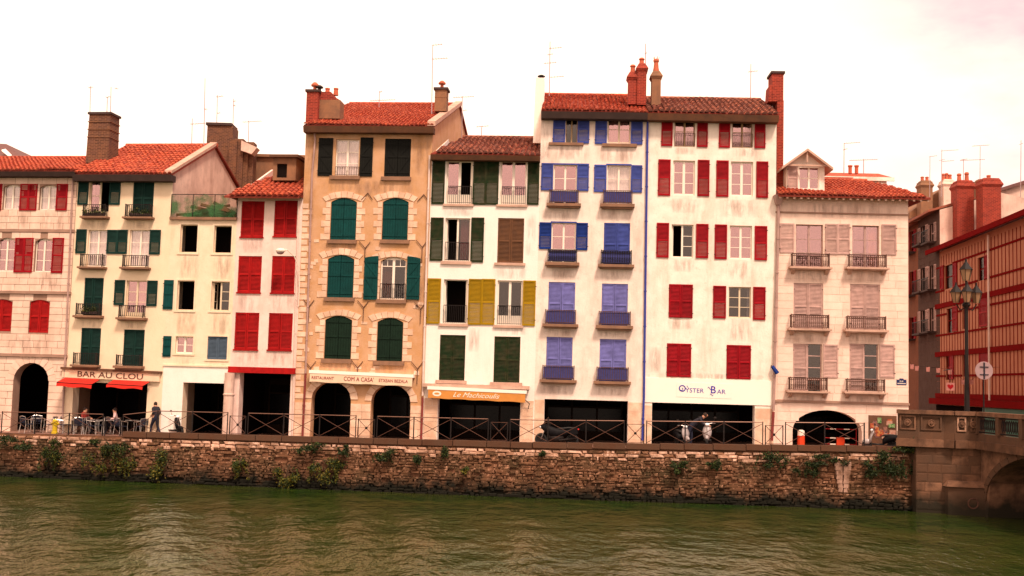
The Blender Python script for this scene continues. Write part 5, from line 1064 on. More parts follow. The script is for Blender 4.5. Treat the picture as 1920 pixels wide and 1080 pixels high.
# ------------------------------------------------------------ people
def person(loc, face, J, cols, label, hair=True, group=None, sc=1.0):
    """J: joints in metres (x forward, y left, z up); cols: top, trousers"""
    V = []; E = []; Rr = []; Tg = []
    def add(p, r_, tag, par=None):
        V.append(p); Rr.append(r_); Tg.append(tag); i = len(V)-1
        if par is not None: E.append((par, i))
        return i
    pel = add(J['pelvis'], .14, 2); ch = add([(a+b_)/2 for a, b_ in zip(J['pelvis'], J['chest'])], .125, 1, pel); ct = add(J['chest'], .15, 1, ch)
    nk = add(J['neck'], .055, 0, ct); hd = add(J['head'], .09, 0, nk); tp = add([J['head'][0]-.005, J['head'][1], J['head'][2]+.10], .075, 0, hd); no = add([J['head'][0]+.10*J.get('look', 1), J['head'][1], J['head'][2]-.005], .015, 0, hd)
    for sd, sg in (('l', 1), ('r', -1)):
        sh = add(J['sh'+sd], .062, 1, ct); el = add(J['el'+sd], .045, 1, sh); wr = add(J['wr'+sd], .03, 0, el)
        d = (Vector(J['wr'+sd])-Vector(J['el'+sd])).normalized(); pa = add(tuple(Vector(J['wr'+sd])+d*.07), .036, 0, wr); side = d.cross(Vector((1,0,0)) if abs(d.x) < .8 else Vector((0,0,1))).normalized()
        for k, ln in ((-1.5,.075),(-.5,.09),(.5,.085),(1.5,.065)): p_ = Vector(V[pa])+side*k*.02+d*ln; f1 = add(tuple(Vector(V[pa])+side*k*.02+d*ln*.5), .009, 0, pa); add(tuple(p_+Vector((0,0,-.015))), .008, 0, f1)
        add(tuple(Vector(J['wr'+sd])+d*.05+side*sg*.055), .010, 0, wr)
        hp = add(J['hip'+sd], .10, 2, pel); kn = add(J['kn'+sd], .065, 2, hp); an = add(J['an'+sd], .045, 2, kn); add([J['an'+sd][0]+.17, J['an'+sd][1], J['an'+sd][2]-.045], .038, 3, an)
    me = bpy.data.meshes.new('skeleton'); me.from_pydata([tuple(v) for v in V], E, []); o = bpy.data.objects.new('body', me); COL.objects.link(o)
    sk = o.modifiers.new('skin', 'SKIN'); ss = o.modifiers.new('sub', 'SUBSURF'); ss.levels = 1; ss.render_levels = 1
    lay = me.skin_vertices[0].data
    for i, r_ in enumerate(Rr): lay[i].radius = (r_*1.15, r_*1.15) ; lay[i].use_root = (i == 0)
    lay[2].radius = (.13, .20); lay[1].radius = (.12, .17); lay[0].radius = (.13, .17)
    dg = bpy.context.evaluated_depsgraph_get(); dg.update(); m2 = bpy.data.meshes.new_from_object(o.evaluated_get(dg)); m2.name = 'body'; bpy.data.objects.remove(o)
    for m_ in (m_skin, cols[0], cols[1], m_seatbl): m2.materials.append(m_) if len(m2.materials) < 4 else None
    if len(m2.materials) < 4: pass
    for pgn in m2.polygons:
        c = pgn.center; best = min(E, key=lambda e: segd(c, V[e[0]], V[e[1]])); a, b_ = best
        k = a if (c-Vector(V[a])).length/max(Rr[a], .03) < (c-Vector(V[b_])).length/max(Rr[b_], .03) else b_
        tg = Tg[b_] if Tg[b_] == Tg[a] else Tg[k]
        pgn.material_index = tg; pgn.use_smooth = True
    r = empty('person', loc, face); T(r, label, 'person', group); r.scale = (sc,)*3; link('body', m2, r)
    H_ = J['head']; lk = J.get('look', 1)
    if hair: MB().ball((H_[0]-.025*lk, H_[1], H_[2]+.05), .105, .092, .105).build('hair', m_hair, r, smooth=True)
    for s_ in (-1, 1): MB().ball((H_[0]+.082*lk, H_[1]+s_*.032, H_[2]+.02), .012).build('eye', m_tyre, r)
    return r
def segd(c, a, b_):
    a, b_ = Vector(a), Vector(b_); d = b_-a; t_ = max(0, min(1, (c-a).dot(d)/max(d.dot(d), 1e-9))); return (c-a-d*t_).length
walk = dict(pelvis=(0,0,.92), chest=(.04,0,1.30), neck=(.07,0,1.47), head=(.10,0,1.57), shl=(.04,.18,1.40), shr=(.04,-.18,1.40), ell=(-.14,.24,1.16), elr=(-.02,-.26,1.12), wrl=(.06,.2,1.05), wrr=(.20,-.16,1.12), hipl=(.0,.09,.86), hipr=(0,-.09,.86), knl=(.20,.1,.50), knr=(-.05,-.1,.48), anl=(.26,.1,.09), anr=(-.32,-.1,.14))
X = at(291, 800, 57.0).x; person((X, 57.0, pz(X)), math.pi-.7, walk, (m_jacket, m_trous), 'person in dark clothes walking past the cream pier beside the bar', sc=.99)
sit = dict(pelvis=(0,0,.50), chest=(.02,0,.92), neck=(.04,0,1.10), head=(.08,0,1.20), shl=(.02,.18,1.02), shr=(.02,-.18,1.02), ell=(.10,.26,.80), elr=(.10,-.26,.80), wrl=(.34,.12,.78), wrr=(.34,-.12,.78), hipl=(.02,.09,.49), hipr=(.02,-.09,.49), knl=(.42,.11,.50), knr=(.42,-.11,.50), anl=(.42,.11,.09), anr=(.44,-.11,.09))
X1 = at(157, 790, 57.6).x; person((X1, 57.6, pz(X1)), -.3, sit, (m_redtop, m_trous), 'person in a dark red top seated at the left cafe table')
X2 = at(217, 790, 57.5).x; person((X2, 57.5, pz(X2)), math.pi+.3, sit, (m_pinktop, m_trous), 'person in a pale pink top seated at a cafe table under the right red awning')
bend = dict(pelvis=(0,0,.92), chest=(.42,0,1.25), neck=(.58,0,1.36), head=(.70,0,1.42), shl=(.46,.18,1.30), shr=(.46,-.18,1.30), ell=(.62,.26,1.05), elr=(.60,-.26,1.05), wrl=(.80,.2,1.0), wrr=(.78,-.2,1.0), hipl=(0,.09,.86), hipr=(0,-.09,.86), knl=(.06,.1,.48), knr=(-.1,-.12,.48), anl=(.02,.1,.09), anr=(-.22,-.14,.09))
X3 = at(1298, 790, 54.75).x; person((X3-.1, 54.75, pz(X3)), -.25, bend, (m_jacket, m_trous), 'man in dark jacket bending over the right pale scooter', sc=1.06)

# ------------------------------------------------------------ cafe chairs and tables
def chair0():
    r = empty('cafe_chair', (0,0,0)); w = .25
    for sx in (-1,1):
        for sy, nm in ((-1,'leg'),(1,'leg')): MB().path([(sx*w,sy*.24,0),(sx*w*.95,sy*.2,.44),(sx*w*1.05,sy*.2,.66)] if sy < 0 else [(sx*w,sy*.27,0),(sx*w*.95,sy*.2,.44),(sx*w,.26,.82)], .014).build(nm, m_alu, r)
        MB().path([(sx*w*1.05,-.2,.66),(sx*w*1.12,0,.68),(sx*w,.25,.72)], .018).build('armrest', m_alu, r)
    MB().box(-w*.95,-.22,.43,w*.95,.2,.45).build('seat', m_trous, r); MB().path([(-w,.26,.82),(0,.30,.86),(w,.26,.82)], .016).build('back_rail', m_alu, r)  # seat coloured dark navy to stand in for the shadows among the chairs
    b_ = MB()
    for i in range(6): z_ = .52+.055*i; b_.path([(-w,.25,z_),(0,.29,z_+.01),(w,.25,z_)], .022, 4)
    b_.build('backrest', m_trous, r)['kind'] = 'stuff'; return r  # backrest takes the same painted shadow colour as the seat
def copy_tree(o, parent=None):
    c = o.copy(); COL.objects.link(c); c.parent = parent
    for ch_ in o.children: copy_tree(ch_, c)
    return c
def table0():
    r = empty('cafe_table', (0,0,0)); MB().lathe((0,0,.71), [(.33,0),(.35,.01),(.35,.025),(.33,.03)], 20).build('table_top', m_alu, r); MB().tube((0,0,.05),(0,0,.71),.025).build('pedestal', m_iron, r)
    for i in range(3): a = i*2.094; MB().tube((0,0,.08),(.27*math.cos(a),.27*math.sin(a),.01),.018).build('foot', m_iron, r)
    return r
tabs = [(70,57.6,'before the left arch'),(136,57.4,'nearest the hydrant'),(173,57.35,'before the red-topped person'),(200,56.9,'nearest the railing'),(247,57.4,'nearest the bar\'s right pier')]
chs = []; t0 = table0()
for i, (u, Y, lb) in enumerate(tabs):
    o = t0 if i == 0 else copy_tree(t0); X = at(u, 800, Y).x; o.location = (X, Y, pz(X)); o['label'] = 'round aluminium cafe table '+lb; o['category'] = 'table'; o['group'] = 'round cafe tables on the quay'
    free = ['right','far','left','near']; fa = dict(right=0, far=math.pi/2, left=math.pi, near=-math.pi/2)
    for k in range(4 if i else 3):
        a = i*.6+k*(2*math.pi/(4 if i else 3))+R(-.2,.2); sd = min(free, key=lambda n_: 1-math.cos(fa[n_]-a)); free.remove(sd); chs.append((X+.68*math.cos(a), Y+.52*math.sin(a), a-math.pi/2+R(-.2,.2), lb, sd))
chs = [c for c in chs if not (abs(c[0]-X1) < .45 and abs(c[1]-57.6) < .5) and not (abs(c[0]-X2) < .45 and abs(c[1]-57.5) < .5) and c[1] > qy(c[0])+.5]
ch0 = chair0()
chs.append((X1, 57.6, math.pi/2-.3-math.pi/2-math.pi/2, 'under the seated person in the red top', 9)); chs.append((X2, 57.5, math.pi/2+.3, 'under the seated person in the pale pink top', 9))
sidew = lambda a: 'left' if math.cos(a+math.pi/2) < -.5 else 'right' if math.cos(a+math.pi/2) > .5 else ('river' if math.sin(a+math.pi/2) < 0 else 'bar')
for i, (X, Y, a, lb, k) in enumerate(chs):
    o = ch0 if i == 0 else copy_tree(ch0); o.location = (X, Y, pz(X)); o.rotation_euler.z = a
    o['label'] = 'aluminium cafe chair '+lb if k == 9 else f'aluminium cafe chair on the {k} side of the table {lb}'
    o['category'] = 'chair'; o['group'] = 'aluminium cafe chairs on the quay'
# yellow hydrant
X = at(103, 800, 56.9).x; r = empty('hydrant', (X, 56.9, pz(X))); T(r, 'yellow hydrant post standing by the railing near the left arch', 'hydrant')
MB().lathe((0,0,0), [(.16,0),(.16,.08),(.12,.12),(.13,.5),(.15,.55),(.13,.66),(.06,.74)], 12).build('post', m_yel, r, smooth=False); MB().tube((-.2,0,.5),(.2,0,.5),.06,n=8).build('outlet', m_yel, r)
# barrier, cylinder, poster board near the bridge
X = at(1576, 800, 55.6).x; r = empty('site_barrier', (X, 55.6, pz(X))); T(r, 'red tubular barrier with white strips and orange plate inside the low arch', 'barrier')
q = MB(); q.path([(-.78,0,0),(-.78,0,.86)], .02).path([(.78,0,0),(.78,0,.86)], .02).path([(-.78,0,.86),(.78,0,.86)], .02).path([(-.78,0,.42),(.78,0,.42)], .018).path([(-.78,0,.12),(.78,0,.12)], .018); q.build('frame', m_redframe := M('barrier_red', (.45,.02,.02)), r)['kind'] = 'stuff'
for z_ in (.86,.42,.12):
    for x_ in (-.38,.3): MB().box(x_-.14,-.03,z_-.025,x_+.14,-.018,z_+.025).build('strip', m_inkw, r)
MB().box(-.2,-.03,.08,.2,-.02,.46).build('plate', m_orange, r)
X = at(1502, 800, 55.2).x; r = empty('traffic_bollard', (X, 55.2, pz(X))); T(r, 'red bollard with a white top at the left side of the low arch', 'bollard'); MB().lathe((0,0,0), [(.19,0),(.18,.55)], 12).build('base', m_orange, r); MB().lathe((0,0,.55), [(.18,0),(.17,.22),(.08,.28)], 12).build('top', m_inkw, r)
X = at(1655, 800, 53.6).x; r = empty('poster_board', (X, 53.6, pz(X)), -.05); T(r, 'board covered with colourful posters beside the bridge parapet', 'poster board')
MB().box(-.66,0,.05,.66,.05,1.6).build('panel', m_cornice, r); MB().box(-.62,-.02,0,-.56,.07,.3).build('leg', m_iron, r); MB().box(.56,-.02,0,.62,.07,.3).build('leg', m_iron, r)
for i in range(22):
    px_, pz_ = R(-.6,.3), R(.25,1.25); w_, h_ = R(.14,.3), R(.18,.32)
    MB().box(px_,-.006-i*.0015,pz_,px_+w_,-.004-i*.0015,pz_+h_).build('poster', m_paper[random.choice((0,0,2,3,3,0,1,3))], r, rot=(0,R(-.03,.03),0))

# ------------------------------------------------------------ plants on the river wall
def plant(u, v, w, hh, label, mix_=(5,4,1), hang=.5, name='wall_shrub'):
    X = at(u, v, 53).x; Y = qy(X)-.25; p = at(u, v, Y); wm, hm = px(w, Y)/2, px(hh, Y)/2; r = empty(name, (p.x, Y, p.z)); T(r, label, 'shrub', 'shrubs growing out of the river wall')
    cl = [(Vector((R(-.75,.75)*wm, -R(.05,.35), R(-.8,.75)*hm)), R(.25,.5)) for _ in range(max(4, int(wm*hm*7)))]
    def gen():
        c, k = random.choice(cl); return c+Vector((random.gauss(0,.5)*k*min(wm,.8), random.gauss(0,.3)*k, random.gauss(0,.45)*k*min(hm,.8)))
    n = int(min(2600, 500+wm*hm*1500)); base = mix_
    def pick(c): return random.choices(range(3), (base[0], base[1]*(1.2 if c.z > 0 else .8), base[2]*(.5 if c.z > 0 else 2)))[0]
    strands = [(R(-.9,.9)*wm, -R(.02,.2), R(-.2,.6)*hm, R(.3,.9)*hm) for _ in range(int(3+wm*5))]
    def gen2():
        if R(0,1) < .72: return gen()
        x_, y_, z_, l_ = random.choice(strands); k = R(0,1)**.8; return Vector((x_+random.gauss(0,.035)+.06*math.sin(k*5+x_*9), y_+random.gauss(0,.03), z_-l_*k*1.6))
    leaves(n, gen2, .055, pick=pick).build('foliage', m_leaf, r)
    st = MB()
    for x_, y_, z_, l_ in strands: st.path([(x_, .05, z_+.1), (x_+.06*math.sin(2.5+x_*9), y_, z_-l_*.8), (x_+.06*math.sin(5+x_*9), y_, z_-l_*1.5)], [.008,.006,.004], 4)
    st.build('trailing_stem', m_stem, r)['kind'] = 'stuff'
    q = MB()
    for c, k in cl[:8]: q.path([(0,.1,hm*.5),(c.x*.5,-.05,(c.z+hm*.5)*.5),tuple(c)], [.02,.014,.006], 4)
    q.build('stem', m_stem, r)
for a in ((30,830,75,26,'low dark shrub on the river wall at the far left edge',(7,2,0)),(98,850,60,60,'drooping shrub on the river wall below the hydrant',(5,4,1)),(195,832,120,22,'dark creeper along the wall top below the cafe chairs',(7,3,0)),(208,860,116,56,'large yellowing shrub on the river wall below the cafe',(4,5,2.5)),(305,864,44,52,'yellowish shrub below the black scooter',(4,4,3)),(452,872,34,46,'round yellow-green shrub below the round column',(4,5,3)),(540,884,48,50,'yellow-green shrub hanging near the water left of the tan house',(4,5,3)),(608,876,74,56,'broad yellowing shrub on the wall below the left arch of the tan house',(4,4,3)),(590,840,60,20,'dark tuft under the coping below the tan house',(7,3,0)),(648,842,30,18,'small dark tuft below the middle pier of the tan house',(7,3,0)),(722,854,50,24,'dark tuft below the right arch of the tan house',(7,4,0)),(782,858,22,26,'narrow tuft below the pipe between tan and white houses',(7,3,0)),(837,845,16,28,'thin dark tuft below the orange awning',(7,3,0)),(872,880,14,14,'tiny yellow tuft low on the wall below the white house',(3,4,4)),(1017,850,12,12,'tiny dark tuft below the motorbike',(7,2,0)),(1275,868,34,18,'sparse tuft below the left pale scooter',(7,3,0)),(1268,882,12,12,'tiny tuft low below the left pale scooter',(6,4,0)),(1336,868,32,26,'dark tuft below the bending man',(7,3,0)),(1442,862,68,34,'broad dark shrub below the right pier of the oyster bar',(8,2,0)),(1507,876,50,34,'dark shrub below the red bollard',(8,2,0)),(1560,862,70,20,'thin dark creeper above the limewashed patch',(8,2,0)),(1625,880,34,30,'dark tuft right of the limewashed patch',(8,2,0)),(1683,872,86,66,'large dark bush on the wall end beside the bridge',(8,2,0)),(1700,832,60,30,'leafy creeper hanging over the bridge corner',(6,4,.3))): plant(*a)

# ------------------------------------------------------------ bridge
br = T(empty('stone_bridge', (21, 50.6, 0)), 'stone bridge with carved parapet and low arch at the right edge', 'bridge')
def B(o_): o_.location = tuple(-c for c in br.location); return o_
X0 = at(1716, 900, 51.3).x; XB = 21.2
# abutment with ashlar blocks
B(MB().hexa([(X0,51.2,-.5),(XB,50.6,-.5),(XB,54,-.5),(X0,54,-.5),(X0,51.2,3.0),(XB,50.6,3.0),(XB,54,3.0),(X0,54,3.0)]).build('abutment', m_bridge, br))
ang = math.atan2(-.6, XB-X0); nb = Vector((XB-X0, -.6, 0)).normalized()
bl = [rough_block(.02).mesh('stone_block', m_bridge_lt if i % 3 == 0 else m_bridge) for i in range(6)]
for row in range(7):
    z_ = .15+row*.41; x_ = -.1 if row % 2 else -.35; LL = math.hypot(XB-X0, .6)
    while x_ < LL-.2:
        w = R(.55,.95); a_, b_ = max(0, x_), min(LL, x_+w)
        if b_-a_ > .12:
            c = Vector((X0, 51.2, z_+.2))+nb*((a_+b_)/2); o = link('stone_block', random.choice(bl), br, c-br.location, (0,0,ang), (b_-a_-.02, .025, .39)); 
        x_ += w
B(MB().hexa([(X0+1.2,50.55,-.5),(XB+.6,49.9,-.5),(XB+.6,51,-.5),(X0+1.2,51.3,-.5),(X0+1.2,50.55,1.25),(XB+.6,49.9,1.25),(XB+.6,51,1.25),(X0+1.2,51.3,1.25)]).build('cutwater', m_bridge, br))
B(MB().hexa([(X0+1.1,50.45,1.25),(XB+.7,49.8,1.25),(XB+.7,51,1.25),(X0+1.1,51.3,1.25),(X0+1.3,50.75,1.5),(XB+.5,50.1,1.5),(XB+.5,51,1.5),(X0+1.3,51.3,1.5)]).build('cutwater_cap', m_bridge_lt, br))
B(torus(.22,.03).build('mooring_ring', m_irust, br)).location = Vector((at(1824,954,49.8).x, 49.75, .6))-br.location
# side spandrel with arches towards the near bank
def side_wall(xs, th):
    mb = MB(); Ys = [50.6-i*.5 for i in range(100)]
    def soffit(Y):
        k = (50.0-Y) % 14.5
        return -1 if (k > 13 or Y > 50.0) else .7+2.35*math.sqrt(max(0, 1-((k-6.5)/6.5)**2))
    for a, c in zip(Ys, Ys[1:]):
        za, zc = soffit(a-1e-4), soffit(c+1e-4); mb.hexa([(xs,c,zc),(xs+th,c,zc),(xs+th,a,za),(xs,a,za),(xs,c,3.0),(xs+th,c,3.0),(xs+th,a,3.0),(xs,a,3.0)])
    return mb
B(side_wall(XB, 9.5).build('arch_barrel', m_bridge_lt, br))
ringm = MB()
for kk in range(3):
    Yc = 50-14.5*kk-6.5
    for i in range(21):
        t0, t1 = math.pi*i/21, math.pi*(i+1)/21-.012
        pts = [(Yc+6.5*math.cos(t0), .7+2.35*math.sin(t0)), (Yc+6.5*math.cos(t1), .7+2.35*math.sin(t1)), (Yc+6.9*math.cos(t1), .7+2.65*math.sin(t1)), (Yc+6.9*math.cos(t0), .7+2.65*math.sin(t0))]
        B(MB().rings([[(XB-.06, y_, min(z_, 2.98)) for y_, z_ in pts], [(XB+.01, y_, min(z_, 2.98)) for y_, z_ in pts]]).build('voussoir', m_bridge, br))
# string courses and parapet: polyline of the parapet foot
pl = [(at(1683,830,51.6).x, 51.6), (at(1722,830,51.2).x, 51.2), (at(1770,830,51.0).x, 51.0), (at(1790,830,50.7).x, 50.7), (at(1815,830,50.7).x, 50.7), (XB-.1, 50.6), (XB-.1, 6)]
def band(z0, z1, out, mat, name, i0=0, i1=None, thick=.3):
    for (a, b_), (c, d) in list(zip(pl, pl[1:]))[i0:i1]:
        n = Vector((d-b_, -(c-a), 0)).normalized(); 
        if n.y > .2 or n.x > .2: n = -n
        A, C_ = Vector((a,b_,0)), Vector((c,d,0)); A1, C1 = A+n*out, C_+n*out; A2, C2 = A-n*thick, C_-n*thick; t_ = (C_-A).normalized()*.02; A1 = A1-t_*out*8; C1 = C1+t_*out*8
        B(MB().hexa([(*A1.xy,z0),(*C1.xy,z0),(*C2.xy,z0),(*A2.xy,z0),(*A1.xy,z1),(*C1.xy,z1),(*C2.xy,z1),(*A2.xy,z1)]).build(name, mat, br))
band(2.95, 3.30, .22, m_bridge_lt, 'string_course'); band(3.30, 3.62, .05, m_bridge, 'plinth'); band(3.62, 4.42, .0, m_bridge, 'parapet', 0, 5); band(4.42, 4.60, .16, m_bridge_lt, 'parapet_cap')
# carved panels and medallions
for i, mt in ((0, m_bridge_lt), (1, m_bridge), (3, m_stone_hi), (4, m_bridge_lt)):
    (a, b_), (c, d) = pl[i], pl[i+1]; A, C_ = Vector((a,b_,0)), Vector((c,d,0)); n = Vector((d-b_, -(c-a), 0)).normalized(); n = n if n.y < 0 else -n; t_ = (C_-A); m_ = (A+C_)/2+n*.04; e = MB(); yaw = math.atan2(t_.y, t_.x); Lh = t_.length/2-.1
    o = MB().box(-Lh,-.03,3.7,Lh,.03,3.76).box(-Lh,-.03,4.28,Lh,.03,4.34).box(-Lh,-.03,3.76,-Lh+.07,.03,4.28).box(Lh-.07,-.03,3.76,Lh,.03,4.28).build('carved_panel', mt, br, loc=m_-br.location, rot=(0,0,yaw)); o['kind'] = 'stuff'
    MB().lathe((0,-.04,4.02), [(.17,0),(.15,-.05),(.08,-.03),(.05,-.09)], 12, 'y').build('medallion', m_bridge_lt, br, loc=m_-br.location, rot=(0,0,yaw))
# cast iron panels on the bridge proper
for k in range(20):
    y1 = 50.4-k*2.2; y0_ = y1-1.9; q = MB()
    q.box(XB-.16,y0_,3.68,XB-.04,y1,3.74); q.box(XB-.16,y0_,4.34,XB-.04,y1,4.40)
    for j in range(9): yy = y0_+(y1-y0_)*(j+.5)/9; q.path([(XB-.1, yy+.08*math.cos(t2), 4.04+.26*math.sin(t2)) for t2 in [2*math.pi*w_/8 for w_ in range(9)]], .022, 4)
    B(q.build('iron_panel', m_iron, br))['kind'] = 'stuff'
    B(MB().box(XB-.24,y1,3.62,XB+.08,y1+.3,4.42).build('parapet_pier', m_bridge, br))
B(MB().box(XB+.3, 4, 3.0, XB+9.2, 56, 3.06).build('roadway', m_pave, br))
B(MB().box(20,51.0,2.0,31,58,3.04).build('approach', m_pave, br))
# lamp post with lanterns
zl = 3.05; Yl = 52.6; X = at(1813, 740, Yl).x; lp = empty('street_lamp', (X, Yl, zl)); T(lp, 'tall ornate street lamp with a cluster of four lanterns at the bridge end', 'street lamp')
topz = at(1813, 487, Yl).z-zl
MB().lathe((0,0,0), [(.34,0),(.34,.5),(.24,.62),(.26,.9),(.17,1.2),(.13,1.4),(.085,topz*.45),(.08,topz-2.3),(.2,topz-2.15),(.12,topz-2.0)], 12).build('post', m_iron, lp)
m_lant = M('lantern_glass', (.30,.17,.09), rough=.3, var=.3)
def lantern(x_, y_, z_, k=1.0):
    o = MB().lathe((x_,y_,z_), [(.12*k,0),(.22*k,.42*k)], 6).build('lantern', m_lant, lp); MB().lathe((x_,y_,z_+.42*k), [(.27*k,0),(.22*k,.08),(.10*k,.22*k),(.05*k,.3*k),(.03*k,.42*k)], 6).build('lantern_roof', m_iron, o)
    q = MB()
    for i in range(6): a = i*math.pi/3; q.tube((x_+.12*k*math.cos(a),y_+.12*k*math.sin(a),z_),(x_+.225*k*math.cos(a),y_+.225*k*math.sin(a),z_+.42*k),.014,n=4)
    q.build('lantern_bars', m_iron, o)['kind'] = 'stuff'
lantern(0,0,topz-1.0,1.25); MB().tube((0,0,topz-2.1),(0,0,topz-1.0),.05).build('finial', m_iron, lp)
for a in (math.pi, -.0, -math.pi/2-.3): 
    x_, y_ = .48*math.cos(a), .48*math.sin(a); MB().path([(0,0,topz-2.25),(x_*.6,y_*.6,topz-2.4),(x_,y_,topz-2.1)], .03).build('arm', m_iron, lp); lantern(x_, y_, topz-2.05, 1.15)
# round sign seen from behind
Ys = 52.0; p = at(1845, 695, Ys); r = empty('round_road_sign', (p.x, Ys, zl)); T(r, 'round road sign seen from behind beside the ornate lamp', 'sign'); hz = p.z-zl
MB().lathe((0,0,hz), [(.41,-.012),(.42,0),(.41,.012)], 28, 'y').build('disc', m_signback, r); MB().tube((0,.05,0),(0,.05,hz+.25),.035,n=8).build('post', m_iron, r); MB().box(-.03,-.05,hz-.38,.03,-.014,hz+.38).build('bracket', m_jacket, r); MB().box(-.2,-.045,hz+.15,.2,-.014,hz+.19).box(-.2,-.045,hz-.2,.2,-.014,hz-.16).build('clamp', m_jacket, r)['kind'] = 'stuff'

# ------------------------------------------------------------ alley beyond the bridge
PT = (28.5, 75.0, 0)
HT = House('timbered_house', 'red timber framed house with orange plaster panels at the right edge', PT, 1950, -11, 472, 9, m_T, basez=2.7, ev_u=1762)
cS = back_pt(Vector(PT), 1722, -11); HS = House('dark_stone_house', 'dark stone alley house with black iron balconies and grey shutters', cS, 1762, -11, 402, 9, m_S, basez=2.7, ev_u=1745)
cN = back_pt(cS, 1690, -11); HN = House('orange_alley_house', 'narrow orange alley house squeezed beside the corner house', cN, 1722, -11, 425, 9, m_N, basez=2.7, ev_u=1710)
h = HT
for a in ((1771,496,1787,541),(1775,578,1786,624),(1804,571,1812,617),(1773,668,1780,712),(1804,665,1812,706),(1833,482,1846,526)):
    r = h.rect(*a); h.op(r, 0, .2); mb = MB(); w_ = .07
    mb.box(r[0],.1,r[1],r[0]+w_,.16,r[3]); mb.box(r[2]-w_,.1,r[1],r[2],.16,r[3]); mb.box(r[0]+w_,.1,(r[1]+r[3])/2-.03,r[2]-w_,.15,(r[1]+r[3])/2+.03); wo = mb.build('window', m_Tred, h.root); link('pane', UNITP[m_glassd.name], wo, ((r[0]+r[2])/2,.13,(r[1]+r[3])/2), None, (r[2]-r[0]-.14,.008,r[3]-r[1]))
for a in ((1787,574,1796,621,1),(1838,559,1853,612,1),(1781,666,1789,711,1),(1838,659,1856,700,1),(1764,498,1770,542,-1),(1788,494,1795,538,1),(1847,478,1854,522,1)): shutter(h, h.rect(*a[:4]), m_red, -.07, side=a[4], mid=True)
big = [h.loc(1768, v)[1] for v in (573, 664, 742)]; thin = [h.loc(1768, v)[1] for v in (500, 545, 590, 628, 705)]
def clear(x0, x1, z0, z1):
    out_ = []; cur = [(x0, x1)]
    for o in h.ops:
        if o[3] < z0 or o[1] > z1: continue
        nx = []
        for p, q_ in cur:
            if o[2] <= p or o[0] >= q_: nx.append((p, q_)); continue
            if o[0] > p: nx.append((p, o[0]))
            if o[2] < q_: nx.append((o[2], q_))
        cur = nx
    return cur
for z_ in big: MB().box(0,-.09,z_-.16,h.W,.0,z_+.16).build('beam', m_Tred, h.root)
for z_ in thin:
    for p, q_ in clear(.02, h.W, z_-.05, z_+.05): MB().box(p,-.045,z_-.06,q_,.0,z_+.06).build('rail', m_Tred, h.root)
zz = sorted(big+thin+[h.H-.3]); zz = [z for z in zz]
x_ = .1
while x_ < h.W:
    for za, zb in zip(zz, zz[1:]):
        if any(o[0]-.05 < x_ < o[2]+.05 and not (o[3] < za+.1 or o[1] > zb-.1) for o in h.ops): continue
        MB().box(x_-.035,-.02,za+.062,x_+.035,.0,zb-.062).build('stud', m_Tred, h.root)
    x_ += .58
h.build_wall()
zg_ = big[2]; MB().box(0,-.5,zg_-.55,h.W,-.1,zg_-.17).build('shop_fascia', m_Tred, h.root); a_ = h.loc(1852, 755)[0]; MB().box(a_,-.3,.2,h.W,-.02,zg_-.6).build('shopfront', m_shopgr, h.root); MB().box(.1,-.05,.2,a_-.1,-.01,zg_-.6).build('opening_shade_sheet', m_dark, h.root)  # near-black sheet on the wall stands in for a shaded shop opening
h.body(h.H+1.0, 3, m_T, ups=1.2); MB().hexa([(0,-.6,h.H-.1),(h.W,-.6,h.H-.1),(h.W,3,h.H+1),(0,3,h.H+1),(0,-.6,h.H+.05),(h.W,-.6,h.H+.05),(h.W,3,h.H+1.15),(0,3,h.H+1.15)]).build('roof', m_tilebed, h.root)
MB().box(-.02,-.7,h.H-.14,h.W,-.6,h.H+.16).build('gutter_board', m_Tred, h.root)
q = h.loc(1858, 600)[0]; MB().tube((q,-.12,.2),(q,-.12,h.H-.2),.06,n=8).build('drainpipe', m_pipewh, h.root)

